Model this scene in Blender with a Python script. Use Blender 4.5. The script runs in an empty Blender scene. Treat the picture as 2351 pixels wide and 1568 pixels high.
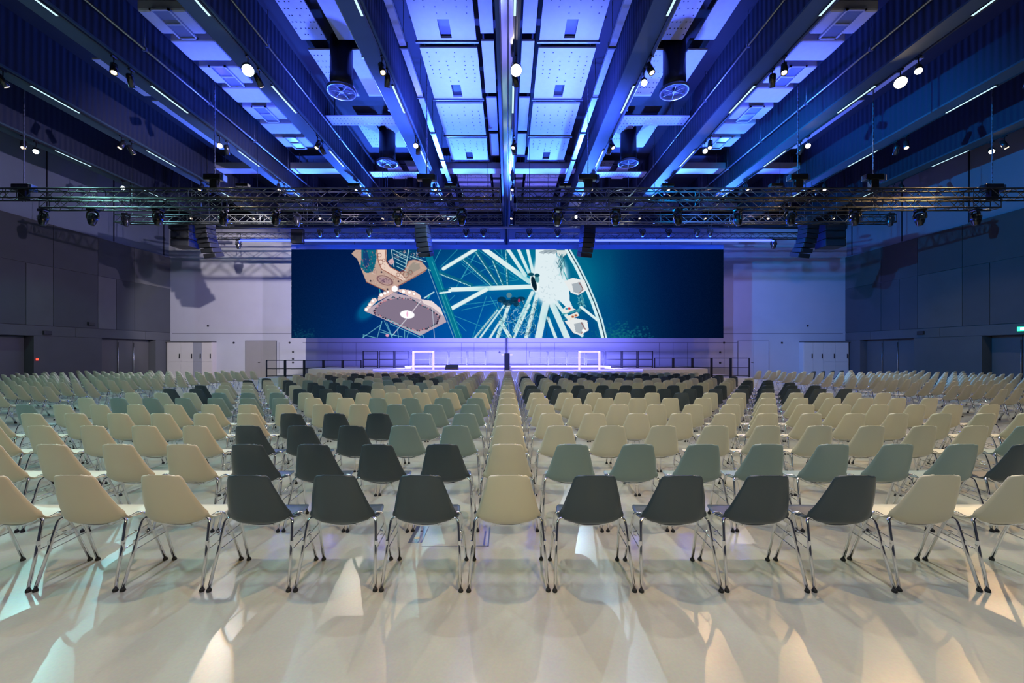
import bpy, math, random
import numpy as np
from mathutils import Vector, Matrix

random.seed(7)
scene = bpy.context.scene
col = scene.collection
E = 1.662            # eye height
F = 940.0            # focal length in pixels of the 2351 px wide picture
VX, VY = 1166.0, 808.0

# ------------------------------------------------------------------ camera
cam_d = bpy.data.cameras.new('camera')
cam_d.sensor_width = 36.0
cam_d.lens = F / 2351.0 * 36.0
cam_d.shift_x = (1175.5 - VX) / 2351.0
cam_d.shift_y = (VY - 784.0) / 2351.0
cam_d.clip_end = 200
cam = bpy.data.objects.new('camera', cam_d)
col.objects.link(cam)
cam.location = (0, 0, E)
cam.rotation_euler = (math.radians(90), 0, 0)
scene.camera = cam

# ------------------------------------------------------------------ world, exposure
w = bpy.data.worlds.new('world'); scene.world = w
w.use_nodes = True
w.node_tree.nodes['Background'].inputs[0].default_value = (0.02, 0.05, 0.12, 1)
w.node_tree.nodes['Background'].inputs[1].default_value = 0.02
vs = scene.view_settings
vs.view_transform = 'Standard'; vs.look = 'None'; vs.exposure = 0.0; vs.gamma = 1.0
vs.use_curve_mapping = False
try:
    scene.cycles.max_bounces = 6; scene.cycles.diffuse_bounces = 3; scene.cycles.glossy_bounces = 3
    scene.cycles.sample_clamp_indirect = 4.0
    scene.cycles.caustics_reflective = False; scene.cycles.caustics_refractive = False
except Exception:
    pass

# ------------------------------------------------------------------ lights of the hall
def light(kind, name, loc, target, energy, color, size=60, blend=0.3, radius=0.04, sx=None, sy=None):
    d = bpy.data.lights.new(name, kind)
    d.energy = energy; d.color = color
    if kind == 'SPOT':
        d.spot_size = math.radians(size); d.spot_blend = blend; d.shadow_soft_size = radius
    elif kind == 'POINT':
        d.shadow_soft_size = radius
    elif kind == 'AREA':
        d.shape = 'RECTANGLE'; d.size = sx; d.size_y = sy
    o = bpy.data.objects.new(name, d); col.objects.link(o)
    o.location = loc
    if target is not None:
        v = Vector(target) - Vector(loc)
        o.rotation_euler = v.to_track_quat('-Z', 'Y').to_euler()
    return o

HB = 7.9                     # beam undersides above the eye
PB = 3.57                    # beam spacing
ZB = E + HB
WARM = (1.0, 0.64, 0.30); NEUT = (1.0, 0.89, 0.72); CYAN = (0.38, 0.92, 0.92); TEAL = (0.35, 0.9, 1.0)
COOL = (0.60, 0.84, 1.0); BLUE = (0.04, 0.14, 1.0); VIOL = (0.38, 0.28, 1.0)
# track spots on the beams: (beam index, depth, colour, energy, aim x, aim y, cone)
SPOTS_ON = [
    (0, 10.9, NEUT, 620, 0.3, 1.5, 80),
    (-2, 10.9, CYAN, 480, -1.0, 2.0, 80),
    (3, 11.4, WARM, 520, 2.0, 1.6, 80),
    (3, 10.9, WARM, 420, 4.5, 4.0, 80),
    (-3, 14.9, WARM, 420, -1.0, 2.4, 60),
    (3, 14.9, WARM, 380, 1.5, 3.0, 60),
    (2, 15.3, WARM, 380, 3.0, 2.4, 60),
    (-5, 15.3, CYAN, 700, -8.0, 6.0, 80),
    (5, 15.3, WARM, 600, 9.0, 6.0, 80),
    (-5, 18.75, TEAL, 420, -2.5, 3.0, 50),
    (1, 22.8, COOL, 700, 1.6, 2.4, 40),
    (-1, 15.1, WARM, 380, -0.5, 2.2, 60),
    (1, 11.3, COOL, 420, 1.2, 2.2, 70),
]
# fill lamps added along the same tracks, aimed over the rows towards the near floor
FILL = []
for _k, _d, _cc, _e in ((-3, 15.3, COOL, 330), (-1, 19.2, CYAN, 380), (1, 15.3, COOL, 300), (3, 19.2, NEUT, 380), (-2, 18.8, NEUT, 380), (4, 11.4, WARM, 420), (-4, 11.4, CYAN, 420)):
    FILL.append((_k, _d, _cc, _e, _k * PB * 0.75 + (1.1 if _k % 2 else -0.8), 3.2, 62))
for _k, _cc, _e in ((-3, NEUT, 900), (-1, WARM, 900), (1, NEUT, 800), (3, WARM, 800), (-5, CYAN, 700), (5, NEUT, 600)):
    FILL.append((_k, 14.6, _cc, _e * 0.8, _k * PB, 19.2, 76))  # lamps added without fixtures to brighten the far chair rows
for (k, d, c, e, tx, ty, cone) in SPOTS_ON + FILL:
    light('SPOT', 'track_and_fill_spot', (k * PB + 0.14, d - 0.22, ZB - 0.52), (tx, ty, 0), e, c, cone, 0.35, 0.035)
# down lights over the seating and unseen ones behind, some added to brighten rows
for (k, d, c, e) in [(-4, 7.1, COOL, 500), (-3, 7.1, NEUT, 700), (-1, 7.1, COOL, 900), (1, 7.1, NEUT, 900), (3, 7.1, WARM, 700), (4, 7.1, COOL, 400),
                     (-2, 3.7, CYAN, 800), (0, 3.9, WARM, 900), (1, 4.2, CYAN, 160), (2, 3.7, COOL, 800), (-1, 4.0, (0.45, 0.3, 1.0), 200), (4, 3.9, WARM, 200), (-4, 3.9, CYAN, 160),
                     (0, 0.3, (0.30, 0.24, 1.0), 420), (-1, -0.6, NEUT, 520), (1, -0.6, NEUT, 520), (-4, 0.5, CYAN, 160), (4, 0.5, WARM, 160),
                     (-5, 11.0, COOL, 600), (5, 11.0, NEUT, 600), (-5, 18.9, NEUT, 600), (5, 18.9, NEUT, 600), (-3, 18.9, CYAN, 500), (3, 18.9, WARM, 450),
                     (-2, 15.1, WARM, 700), (0, 14.9, WARM, 700), (2, 18.8, WARM, 700), (0, 18.8, NEUT, 500),
                     (-4, 10.9, CYAN, 600), (4, 10.9, COOL, 600), (-4, 15.1, CYAN, 700), (4, 15.1, NEUT, 700)]:
    light('SPOT', 'down_light', (k * PB + 0.14, d, ZB - 0.35), (k * PB * 0.95, d + 0.6, 0), e, c, 88, 0.8, 0.025)
# unseen lamps added behind the camera to model the backs of the shells
light('SPOT', 'rear_fill_light', (2.6, -4.6, 6.2), (-5.5, 6, 0.5), 760, (1.0, 0.74, 0.34), 80, 0.8, 0.12)
light('SPOT', 'rear_fill_light', (-2.6, -4.6, 6.2), (5.5, 6, 0.5), 620, (0.62, 0.92, 0.86), 80, 0.8, 0.12)
light('SPOT', 'rear_fill_light', (-10.6, -1.0, 8.0), (-4, 7, 0.5), 600, (0.40, 0.95, 0.95), 75, 0.9, 0.3)
light('SPOT', 'rear_fill_light', (10.6, -1.0, 8.0), (4, 7, 0.5), 500, (0.9, 0.75, 0.5), 75, 0.9, 0.3)
# blue wash lights standing on the trusses and pointing up at the ceiling
UP = [(-14.2, 20.4, 500), (-10.7, 20.4, 3200), (-7.1, 20.4, 5200), (-3.6, 20.4, 5200), (0.0, 20.6, 4200), (3.6, 20.4, 5200),
      (7.1, 20.4, 5200), (10.7, 20.4, 3200), (14.2, 20.4, 500)]
for x, d, e in UP:
    light('SPOT', 'blue_uplight', (x + 0.3, d, E + 6.5), (x * 0.98 + 0.3, d - 2.6, E + 9.6), e * 0.85, BLUE, 105, 0.6, 0.12)
for x, e in [(-8.8, 1400), (-5.1, 2200), (-1.9, 4600), (1.9, 4600), (5.3, 2200), (8.9, 1600)]:
    light('SPOT', 'blue_uplight', (x, 13.6, E + 5.75), (x * 0.98, 13.4, E + 12), e, (0.065, 0.115, 1.0), 100 if abs(x) < 8 else 84, 0.7, 0.15)
# wall washers
light('SPOT', 'wall_wash', (-9.0, 13.7, E + 5.6), (-16.6, 26, 4.2), 8500, (0.86, 0.78, 0.84), 44, 0.3, 0.05)
light('SPOT', 'wall_wash', (-2.0, 17.0, E + 5.9), (-15, 26, 3.2), 2600, (0.45, 0.70, 1.0), 40, 0.3, 0.05)
light('SPOT', 'wall_wash', (6.0, 13.7, E + 5.6), (16.6, 26, 4.0), 5200, (0.13, 0.23, 1.0), 50, 0.5, 0.05)
light('SPOT', 'wall_wash', (10.0, 17.0, E + 5.9), (16, 26, 2.0), 600, (1.0, 0.62, 0.60), 55, 0.6, 0.05)
light('SPOT', 'wall_wash', (-4.0, 14.0, E + 5.4), (-21.4, 21, 6.0), 4200, (0.70, 0.60, 0.95), 70, 0.6, 0.05)
light('SPOT', 'wall_wash', (4.0, 14.0, E + 5.4), (21.4, 19, 6.0), 7500, (0.0, 0.33, 1.0), 80, 0.6, 0.05)  # blue lamp added to colour the right wall

# ------------------------------------------------------------------ materials
def srgb(r, g, b):
    f = lambda c: ((c / 255.0 + 0.055) / 1.055) ** 2.4 if c > 10 else c / 255.0 / 12.92
    return (f(r), f(g), f(b), 1)

MATS = {}
def mat(name, color, rough=0.5, metal=0.0, var=0.0, scale=8.0, bump=0.0, coat=0.0, emit=None, estr=0.0):
    if name in MATS: return MATS[name]
    m = bpy.data.materials.new(name); m.use_nodes = True
    nt = m.node_tree; b = nt.nodes['Principled BSDF']
    c = tuple(color[:3]) + (1,)
    b.inputs['Base Color'].default_value = c
    b.inputs['Roughness'].default_value = rough
    b.inputs['Metallic'].default_value = metal
    if coat: b.inputs['Coat Weight'].default_value = coat; b.inputs['Coat Roughness'].default_value = 0.15
    tc = nt.nodes.new('ShaderNodeTexCoord')
    nz = nt.nodes.new('ShaderNodeTexNoise'); nz.inputs['Scale'].default_value = scale; nz.inputs['Detail'].default_value = 4
    nt.links.new(tc.outputs['Object'], nz.inputs['Vector'])
    if var:
        mx = nt.nodes.new('ShaderNodeMix'); mx.data_type = 'RGBA'
        mx.inputs[6].default_value = tuple(max(0, x * (1 - var)) for x in c[:3]) + (1,)
        mx.inputs[7].default_value = tuple(min(1, x * (1 + var)) for x in c[:3]) + (1,)
        nt.links.new(nz.outputs['Fac'], mx.inputs[0]); nt.links.new(mx.outputs[2], b.inputs['Base Color'])
    if bump:
        bp = nt.nodes.new('ShaderNodeBump'); bp.inputs['Strength'].default_value = bump; bp.inputs['Distance'].default_value = 0.01
        nt.links.new(nz.outputs['Fac'], bp.inputs['Height']); nt.links.new(bp.outputs['Normal'], b.inputs['Normal'])
    if emit:
        b.inputs['Emission Color'].default_value = tuple(emit[:3]) + (1,)
        b.inputs['Emission Strength'].default_value = estr
    MATS[name] = m
    return m

M_CREAM = mat('cream_plastic', (0.62, 0.57, 0.43), 0.36, 0, 0.03, 3, 0.03)
M_GREEN = mat('grey_green_plastic', (0.23, 0.31, 0.295), 0.36, 0, 0.03, 3, 0.03)
M_DARK = mat('dark_grey_plastic', (0.044, 0.064, 0.080), 0.36, 0, 0.05, 3, 0.03)
M_CHROME = mat('chrome', (0.82, 0.83, 0.85), 0.12, 1.0)
M_RUBBER = mat('black_rubber', (0.012, 0.012, 0.014), 0.6)
M_BLACK = mat('black_paint', (0.014, 0.015, 0.018), 0.45, 0, 0.1, 20)
M_ALU = mat('dark_aluminium', (0.10, 0.11, 0.115), 0.42, 0.75, 0.1, 10)
M_FIX = mat('fixture_body', (0.018, 0.02, 0.024), 0.25, 0.2, 0.1, 10, coat=0.7)
M_SPK = mat('speaker_black', (0.007, 0.008, 0.010), 0.5, 0, 0.1, 10)
M_LENS = mat('dark_lens', (0.02, 0.03, 0.04), 0.06, 0.0, coat=1.0)
M_BEAM = mat('ceiling_beam_concrete', (0.030, 0.062, 0.085), 0.7, 0, 0.12, 2.5, 0.15)  # blue of the ceiling light is put into this dark beam colour
M_DECK = mat('ceiling_deck_dark', (0.008, 0.012, 0.025), 0.8, 0, 0.1, 2)
M_PANEL = mat('acoustic_panel_white', (0.42, 0.44, 0.56), 0.75, 0, 0.08, 6, 0.1)
M_DUCT = mat('dark_duct', (0.03, 0.035, 0.045), 0.45, 0.4, 0.1, 6)
M_GALV = mat('galvanised_steel', (0.30, 0.34, 0.42), 0.35, 0.8, 0.15, 9)
M_WALLW = mat('wall_white_concrete', (0.35, 0.355, 0.38), 0.8, 0, 0.06, 1.2, 0.08)
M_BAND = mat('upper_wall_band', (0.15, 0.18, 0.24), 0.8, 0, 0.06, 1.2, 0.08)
M_DOORG = mat('grey_door', (0.22, 0.21, 0.20), 0.5, 0, 0.06, 2)
M_CABW = mat('light_cabinet', (0.45, 0.42, 0.39), 0.5, 0, 0.05, 2)
M_CABG = mat('grey_cabinet', (0.22, 0.22, 0.24), 0.5, 0, 0.05, 2)
M_RAIL = mat('dark_steel_rail', (0.02, 0.022, 0.03), 0.45, 0.5)
M_WHITEP = mat('white_frame', (0.8, 0.78, 0.8), 0.4, emit=(0.75, 0.6, 1.0), estr=0.9)
M_STAGE = mat('stage_floor_light', (0.55, 0.54, 0.52), 0.35, 0, 0.05, 2)
WALLG = [mat('wall_panel_grey_%s' % n, c, 0.75, 0, 0.14, 1.6, 0.1) for n, c in
         (('dark', (0.040, 0.043, 0.048)), ('mid', (0.058, 0.060, 0.064)), ('light', (0.088, 0.088, 0.092)))]

def emat(name, color, strength):
    m = bpy.data.materials.new(name); m.use_nodes = True
    nt = m.node_tree; nt.nodes.remove(nt.nodes['Principled BSDF'])
    e = nt.nodes.new('ShaderNodeEmission'); e.inputs[0].default_value = tuple(color[:3]) + (1,); e.inputs[1].default_value = strength
    nt.links.new(e.outputs[0], nt.nodes['Material Output'].inputs['Surface'])
    return m
M_LEDB = emat('blue_led', (0.03, 0.045, 1.0), 9.0)
M_HEAD = mat('header_grey', (0.035, 0.04, 0.06), 0.6)
M_LEDW = emat('white_led_slot', (0.55, 0.85, 1.0), 1.3)
M_STRIP = emat('stage_led', (0.13, 0.11, 1.0), 8.0)
M_LAMPW = emat('lamp_warm', (1.0, 0.70, 0.36), 60)
M_LAMPN = emat('lamp_neutral', (1.0, 0.9, 0.75), 60)
M_LAMPC = emat('lamp_cool', (0.65, 1.0, 0.95), 60)
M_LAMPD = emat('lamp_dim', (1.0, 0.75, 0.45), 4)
M_EXIT = emat('exit_green', (0.05, 0.9, 0.45), 2.0)
M_EXITW = emat('exit_white', (0.8, 1.0, 0.9), 2.5)
M_REDL = emat('red_indicator', (1.0, 0.05, 0.03), 3.0)
M_BLUEL = emat('blue_lens', (0.12, 0.25, 1.0), 14)

def beam_side_material():
    m = bpy.data.materials.new('beam_side_ribbed'); m.use_nodes = True
    nt = m.node_tree; b = nt.nodes['Principled BSDF']
    b.inputs['Base Color'].default_value = (0.008, 0.014, 0.035, 1); b.inputs['Roughness'].default_value = 0.7  # near-black beam sides, tinted with the blue light in their colour
    tc = nt.nodes.new('ShaderNodeTexCoord'); wv = nt.nodes.new('ShaderNodeTexWave')
    wv.wave_type = 'BANDS'; wv.bands_direction = 'Y'; wv.inputs['Scale'].default_value = 1.6; wv.inputs['Distortion'].default_value = 0.6
    bp = nt.nodes.new('ShaderNodeBump'); bp.inputs['Strength'].default_value = 0.3; bp.inputs['Distance'].default_value = 0.05
    nt.links.new(tc.outputs['Object'], wv.inputs['Vector']); nt.links.new(wv.outputs['Fac'], bp.inputs['Height'])
    nt.links.new(bp.outputs['Normal'], b.inputs['Normal'])
    return m
M_BSIDE = beam_side_material()

def floor_material():
    m = bpy.data.materials.new('polished_beige_floor'); m.use_nodes = True
    nt = m.node_tree; b = nt.nodes['Principled BSDF']
    tc = nt.nodes.new('ShaderNodeTexCoord')
    n1 = nt.nodes.new('ShaderNodeTexNoise'); n1.inputs['Scale'].default_value = 0.9; n1.inputs['Detail'].default_value = 8
    n2 = nt.nodes.new('ShaderNodeTexNoise'); n2.inputs['Scale'].default_value = 60; n2.inputs['Detail'].default_value = 3
    nt.links.new(tc.outputs['Object'], n1.inputs['Vector']); nt.links.new(tc.outputs['Object'], n2.inputs['Vector'])
    r1 = nt.nodes.new('ShaderNodeValToRGB')
    r1.color_ramp.elements[0].position = 0.3; r1.color_ramp.elements[0].color = (0.43, 0.425, 0.365, 1)
    r1.color_ramp.elements[1].position = 0.7; r1.color_ramp.elements[1].color = (0.51, 0.50, 0.43, 1)
    nt.links.new(n1.outputs['Fac'], r1.inputs[0])
    mx = nt.nodes.new('ShaderNodeMix'); mx.data_type = 'RGBA'; mx.blend_type = 'OVERLAY'; mx.inputs[0].default_value = 0.12
    nt.links.new(r1.outputs[0], mx.inputs[6]); nt.links.new(n2.outputs['Color'], mx.inputs[7])
    nt.links.new(mx.outputs[2], b.inputs['Base Color'])
    b.inputs['Roughness'].default_value = 0.24
    return m
M_FLOOR = floor_material()

# ------------------------------------------------------------------ mesh helpers
class MB:
    def __init__(s): s.v = []; s.f = []; s.m = []; s.sm = []
    def add(s, vs_, fs, mi=0, smooth=False):
        o = len(s.v); s.v += [tuple(p) for p in vs_]
        for f in fs: s.f.append(tuple(i + o for i in f)); s.m.append(mi); s.sm.append(smooth)
        return s
    def box(s, x0, x1, y0, y1, z0, z1, mi=0, M=None):
        v = [(x0, y0, z0), (x1, y0, z0), (x1, y1, z0), (x0, y1, z0), (x0, y0, z1), (x1, y0, z1), (x1, y1, z1), (x0, y1, z1)]
        if M is not None: v = [tuple(M @ Vector(p)) for p in v]
        return s.add(v, [(0, 3, 2, 1), (4, 5, 6, 7), (0, 1, 5, 4), (1, 2, 6, 5), (2, 3, 7, 6), (3, 0, 4, 7)], mi)
    def tube(s, pts, r, n=8, mi=0, caps=True, smooth=True):
        pts = [Vector(p) for p in pts]; k = len(pts)
        rs = r if isinstance(r, (list, tuple)) else [r] * k
        vs_, fs = [], []
        t0 = (pts[1] - pts[0]).normalized()
        up = Vector((0, 0, 1)) if abs(t0.z) < 0.9 else Vector((1, 0, 0))
        nrm = t0.cross(up).normalized()
        for i, p in enumerate(pts):
            t = (pts[min(i + 1, k - 1)] - pts[max(i - 1, 0)]).normalized()
            nrm = (nrm - t * nrm.dot(t)).normalized(); bn = t.cross(nrm)
            for j in range(n):
                a = 2 * math.pi * j / n
                vs_.append(p + (nrm * math.cos(a) + bn * math.sin(a)) * rs[i])
        for i in range(k - 1):
            for j in range(n):
                fs.append((i * n + j, i * n + (j + 1) % n, (i + 1) * n + (j + 1) % n, (i + 1) * n + j))
        s.add(vs_, fs, mi, smooth)
        if caps:
            o = len(s.v) - len(vs_)
            s.f.append(tuple(o + j for j in reversed(range(n)))); s.m.append(mi); s.sm.append(False)
            s.f.append(tuple(o + (k - 1) * n + j for j in range(n))); s.m.append(mi); s.sm.append(False)
        return s
    def lathe(s, prof, n=16, M=None, mi=0, smooth=True, caps=True):      # prof: (radius, z)
        vs_, fs = [], []
        for (r, z) in prof:
            for j in range(n):
                a = 2 * math.pi * j / n; vs_.append(Vector((r * math.cos(a), r * math.sin(a), z)))
        if M is not None: vs_ = [M @ p for p in vs_]
        for i in range(len(prof) - 1):
            for j in range(n):
                fs.append((i * n + j, i * n + (j + 1) % n, (i + 1) * n + (j + 1) % n, (i + 1) * n + j))
        s.add(vs_, fs, mi, smooth)
        if not caps: return s
        o = len(s.v) - len(vs_)
        s.f.append(tuple(o + j for j in reversed(range(n)))); s.m.append(mi); s.sm.append(False)
        s.f.append(tuple(o + (len(prof) - 1) * n + j for j in range(n))); s.m.append(mi); s.sm.append(False)
        return s
    def mesh(s, name, mats):
        me = bpy.data.meshes.new(name); me.from_pydata(s.v, [], s.f)
        for m in (mats if isinstance(mats, (list, tuple)) else [mats]): me.materials.append(m)
        me.polygons.foreach_set('material_index', s.m); me.polygons.foreach_set('use_smooth', s.sm)
        me.update(); return me
    def build(s, name, mats, parent=None, bevel=0):
        o = bpy.data.objects.new(name, s.mesh(name, mats)); col.objects.link(o)
        if parent is not None: o.parent = parent
        if bevel:
            b = o.modifiers.new('bevel', 'BEVEL'); b.width = bevel; b.segments = 2; b.limit_method = 'ANGLE'
        return o

def tag(o, label=None, cat=None, group=None, kind=None):
    if label: o['label'] = label
    if cat: o['category'] = cat
    if group: o['group'] = group
    if kind: o['kind'] = kind
    return o
def empty(name, loc, rz=0.0, label=None, cat=None, group=None):
    o = bpy.data.objects.new(name, None); col.objects.link(o); o.location = loc; o.rotation_euler = (0, 0, rz)
    o.empty_display_size = 0.1
    return tag(o, label, cat, group)
def copy_tree(o, parent=None):
    c = o.copy(); col.objects.link(c); c.parent = parent
    for ch in o.children: copy_tree(ch, c)
    return c
def struct(name, mb, m, parent=None, bevel=0):
    o = mb.build(name, m, parent, bevel)
    if parent is None: o['kind'] = 'structure'
    return o
ORD = ['first', 'second', 'third', 'fourth', 'fifth', 'sixth', 'seventh', 'eighth', 'ninth', 'tenth', 'eleventh', 'twelfth',
       'thirteenth', 'fourteenth', 'fifteenth', 'sixteenth', 'seventeenth', 'eighteenth', 'nineteenth', 'twentieth']
def X(px, d): return (px - VX) * d / F
def Z(py, d): return E + (VY - py) * d / F

W = 21.42; D = 26.0; ZD = E + 9.6        # side walls, back wall, deck above the beams
Y0 = -7.0

# ------------------------------------------------------------------ room shell
struct('floor', MB().box(-W - 1.2, W + 1.2, Y0 - 0.3, D + 0.3, -0.2, 0.0), M_FLOOR)
struct('ceiling', MB().box(-W - 1.2, W + 1.2, Y0 - 0.3, D + 0.3, ZD, ZD + 0.3), M_DECK)
struct('wall_rear', MB().box(-W - 1.2, W + 1.2, Y0 - 0.3, Y0, 0, ZD), WALLG[1])

wb = MB().box(-W - 1.2, W + 1.2, D, D + 0.3, 0, ZD)
wall_back = struct('wall_back', wb, M_WALLW)
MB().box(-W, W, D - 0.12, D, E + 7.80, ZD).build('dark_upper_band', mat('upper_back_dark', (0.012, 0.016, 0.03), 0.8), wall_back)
j = MB()
for (x0, x1, y0, y1) in [(395, 1935, 765, 766), (695, 1700, 786, 787)]:
    j.box(X(x0, D), X(x1, D), D - 0.006, D + 0.01, Z(y1, D), Z(y0, D))
for px in (753, 785, 817, 1059, 1088, 1120, 1209, 1241, 1273, 1513, 1545, 1578, 640, 1662):
    j.box(X(px, D), X(px + 0.7, D), D - 0.006, D + 0.01, 0.3, Z(786, D))
j.build('joint_line', mat('joint_dark', (0.12, 0.12, 0.13), 0.8), wall_back)

tiers = [(2.39, 2.87), (2.87, 5.64), (5.64, 7.65)]
def side_wall(sgn, name):
    w_ = MB()
    xi = W + 0.45
    w_.box(xi, W + 0.9, Y0, D, 0, 2.45)                          # back of the door recesses
    for (y0, y1) in ([(Y0, 14.6), (18.5, 21.6), (24.9, D)]):
        w_.box(W, xi, y0, y1, 0, 2.39)
    w_.box(W + 0.04, W + 0.9, Y0, D, 2.39, 7.65)
    if sgn < 0: w_.v = [(-x, y, z) for x, y, z in w_.v]
    o = struct(name, w_, WALLG[1])
    # white band above
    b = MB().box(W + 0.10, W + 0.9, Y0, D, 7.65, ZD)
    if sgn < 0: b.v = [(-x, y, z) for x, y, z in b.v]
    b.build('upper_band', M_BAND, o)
    jj = MB()
    for d in (14.0, 19.1, 22.35, 25.6): jj.box(W + 0.08, W + 0.12, d - 0.03, d + 0.03, 7.7, ZD)
    if sgn < 0: jj.v = [(-x, y, z) for x, y, z in jj.v]
    jj.build('band_joint', M_RAIL, o)
    cuts = {0: [Y0, 12.5, 16.4, 20.3, 24.2, D], 1: [Y0, 3, 8, 13, 16.0, 18.2, 19.3, 21.4, 22.4, 23.5, D], 2: [Y0, 5, 11, 15.2, 19.3, 21.4, 23.5, D]}
    tone = {0: [1, 1, 1, 1, 1], 1: [1, 0, 1, 0, 0, 1, 0, 2, 0, 0], 2: [0, 1, 0, 0, 0, 1, 2]}
    if sgn > 0: tone = {0: [1] * 5, 1: [0, 1, 0, 1, 0, 0, 1, 0, 0, 0], 2: [0, 0, 1, 0, 0, 0, 1]}
    for t, (z0, z1) in enumerate(tiers):
        c = cuts[t]
        for i in range(len(c) - 1):
            p = MB().box(W, W + 0.04, c[i] + 0.012, c[i + 1] - 0.012, z0 + 0.015, z1 - 0.015)
            if sgn < 0: p.v = [(-x, y, z) for x, y, z in p.v]
            p.build('wall_panel', WALLG[tone[t][i]], o)
    return o
side_wall(-1, 'wall_left'); side_wall(1, 'wall_right')

# doors in the side walls
M_DLEAF = mat('side_door_leaf', (0.075, 0.072, 0.07), 0.45, 0, 0.08, 2)
n = 0
for sgn in (-1, 1):
    for (ya, yb, leaves) in ((14.65, 18.45, (14.7, 16.5, 17.35, 18.45)), (21.65, 24.85, (21.7, 22.85, 23.8, 24.85))):
        n += 1
        r = empty('door_%d' % n, (sgn * (W + 0.42), (ya + yb) / 2, 0)); r['kind'] = 'structure'
        yc = (ya + yb) / 2
        for i in range(3):
            MB().box(-0.03, 0.03, leaves[i] - yc + 0.01, leaves[i + 1] - yc - 0.01, 0.01, 2.37).build('door_leaf', M_DLEAF, r)
        for i in (1, 2):
            yy = leaves[i] - yc
            h = MB().tube([(-sgn * 0.09, yy, 0.25), (-sgn * 0.09, yy, 2.2)], 0.018, 8)
            for zz in (0.3, 0.95, 1.5, 2.1): h.tube([(-sgn * 0.09, yy, zz), (-sgn * 0.02, yy, zz)], 0.012, 6)
            h.build('door_handle', M_CHROME, r)
# double doors in the back wall
for (pa, pb, m) in ((565, 635, M_DOORG), (1694, 1764, M_WALLW)):
    n += 1
    xa, xb = X(pa, D), X(pb, D); xc = (xa + xb) / 2
    r = empty('door_%d' % n, (xc, D - 0.02, 0)); r['kind'] = 'structure'
    zt = Z(783, D)
    for (a, b_) in ((xa - xc, -0.006), (0.006, xb - xc)):
        MB().box(a, b_, -0.02, 0.02, 0.01, zt).build('door_leaf', m, r)
    MB().box(-0.16, -0.03, -0.06, -0.02, 0.98, 1.01).build('door_handle', M_CHROME, r)
    fr = MB().box(xa - xc - 0.02, xa - xc, -0.03, 0.02, 0, zt + 0.02).box(xb - xc, xb - xc + 0.02, -0.03, 0.02, 0, zt + 0.02).box(xa - xc, xb - xc, -0.03, 0.02, zt, zt + 0.02)
    fr.build('door_frame', WALLG[2], r)

# small round ports and boxes on the walls
for (px, py, txt) in ((478, 748, 'left of the screen, high above the cabinets'), (537, 787, 'left of the grey double door'), (665, 787, 'just under the left screen corner'),
                 (673, 808, 'upper of three below the left screen corner'), (673, 824, 'middle of three below the left screen corner'), (673, 832, 'lowest of three below the left screen corner'),
                 (1854, 748, 'high above the right cabinets'), (1795, 787, 'between right cabinets and pale double door'), (1662, 787, 'just under the right screen corner'),
                 (1653, 809, 'upper of two below the right screen corner'), (1653, 833, 'lower of two below the right screen corner'), (1147, 809, 'beside the dark stage column')):
    M_ = Matrix.Translation((X(px, D), D, Z(py, D))) @ Matrix.Rotation(math.radians(90), 4, 'X')
    tag(MB().lathe([(0.062, 0.0), (0.062, 0.03), (0.045, 0.04)], 14, M_).build('wall_port', M_BLACK), 'small black round port on the back wall, ' + txt, 'wall port', 'round ports on the back wall')
for (sgn, d, z, l) in ((-1, 21.0, 3.1, 'black box on the left grey wall above the door line'), (-1, 19.0, 2.55, 'black box on the left wall beside the near doorway'),
                       (1, 21.2, 2.65, 'black box on the right wall between the two doorways')):
    tag(MB().box(sgn * W - 0.1, sgn * W + 0.1, d - 0.16, d + 0.16, z - 0.09, z + 0.09).build('wall_speaker', M_BLACK, None, 0.01), 'small ' + l, 'wall speaker')
ex = empty('exit_sign', (W - 0.06, 17.0, 2.62), 0, 'small lit green and white exit sign on the right wall over the doorway', 'exit sign')
MB().box(-0.02, 0.1, -0.16, 0.16, -0.09, 0.09).build('sign_box', M_EXIT, ex)
MB().box(-0.025, -0.02, -0.10, 0.05, -0.05, 0.06).build('pictogram', M_EXITW, ex)
tag(MB().box(-W - 0.01, -W + 0.04, 18.58, 18.66, 1.28, 1.36).build('fire_alarm_button', M_REDL), 'tiny red lit button on the left wall beside the near doorway', 'alarm button')

# ------------------------------------------------------------------ storage cabinets on the back wall
def cabinet(px0, px1, label, sidepx, tones, pxs, splitpx):
    d0 = D - 0.4
    x0, x1 = X(px0, d0), X(px1, d0); zt = Z(786, d0)
    r = empty('storage_cabinet', ((x0 + x1) / 2, d0, 0), 0, label, 'cabinet'); cx = (x0 + x1) / 2
    MB().box(x0 - cx, x1 - cx, 0.02, 0.4, 0.0, zt).build('body', M_CABW, r)
    zs = Z(831, d0)
    for i in range(len(pxs) - 1):
        a, b_ = X(pxs[i], d0) - cx + 0.008, X(pxs[i + 1], d0) - cx - 0.008
        dd = MB().box(a, b_, 0.0, 0.02, zs + 0.008, zt - 0.01).build('door', M_CABG if tones[i] else M_CABW, r)
        MB().box(b_ - 0.09, b_ - 0.04, -0.03, 0.0, 1.25, 1.55).build('handle', M_BLACK, dd)
        MB().box(a, b_, 0.0, 0.02, 0.05, zs - 0.008).build('door', M_CABG if tones[i] else M_CABW, r)
cabinet(383, 487, 'pale wall cabinet with one grey door, under the left wall corner', 0, [0, 0, 1, 0], [385, 415, 443, 463, 486], 0)
cabinet(1845, 1949, 'beige wall cabinet with black hinges under the right wall corner', 0, [0, 0, 0, 0], [1846, 1867, 1890, 1918, 1948], 0)
struct('trim_1', MB().box(-W, X(497, D), D - 0.45, D, Z(786, D - .4) + 0.01, Z(786, D - .4) + 0.07), WALLG[2])
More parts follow.
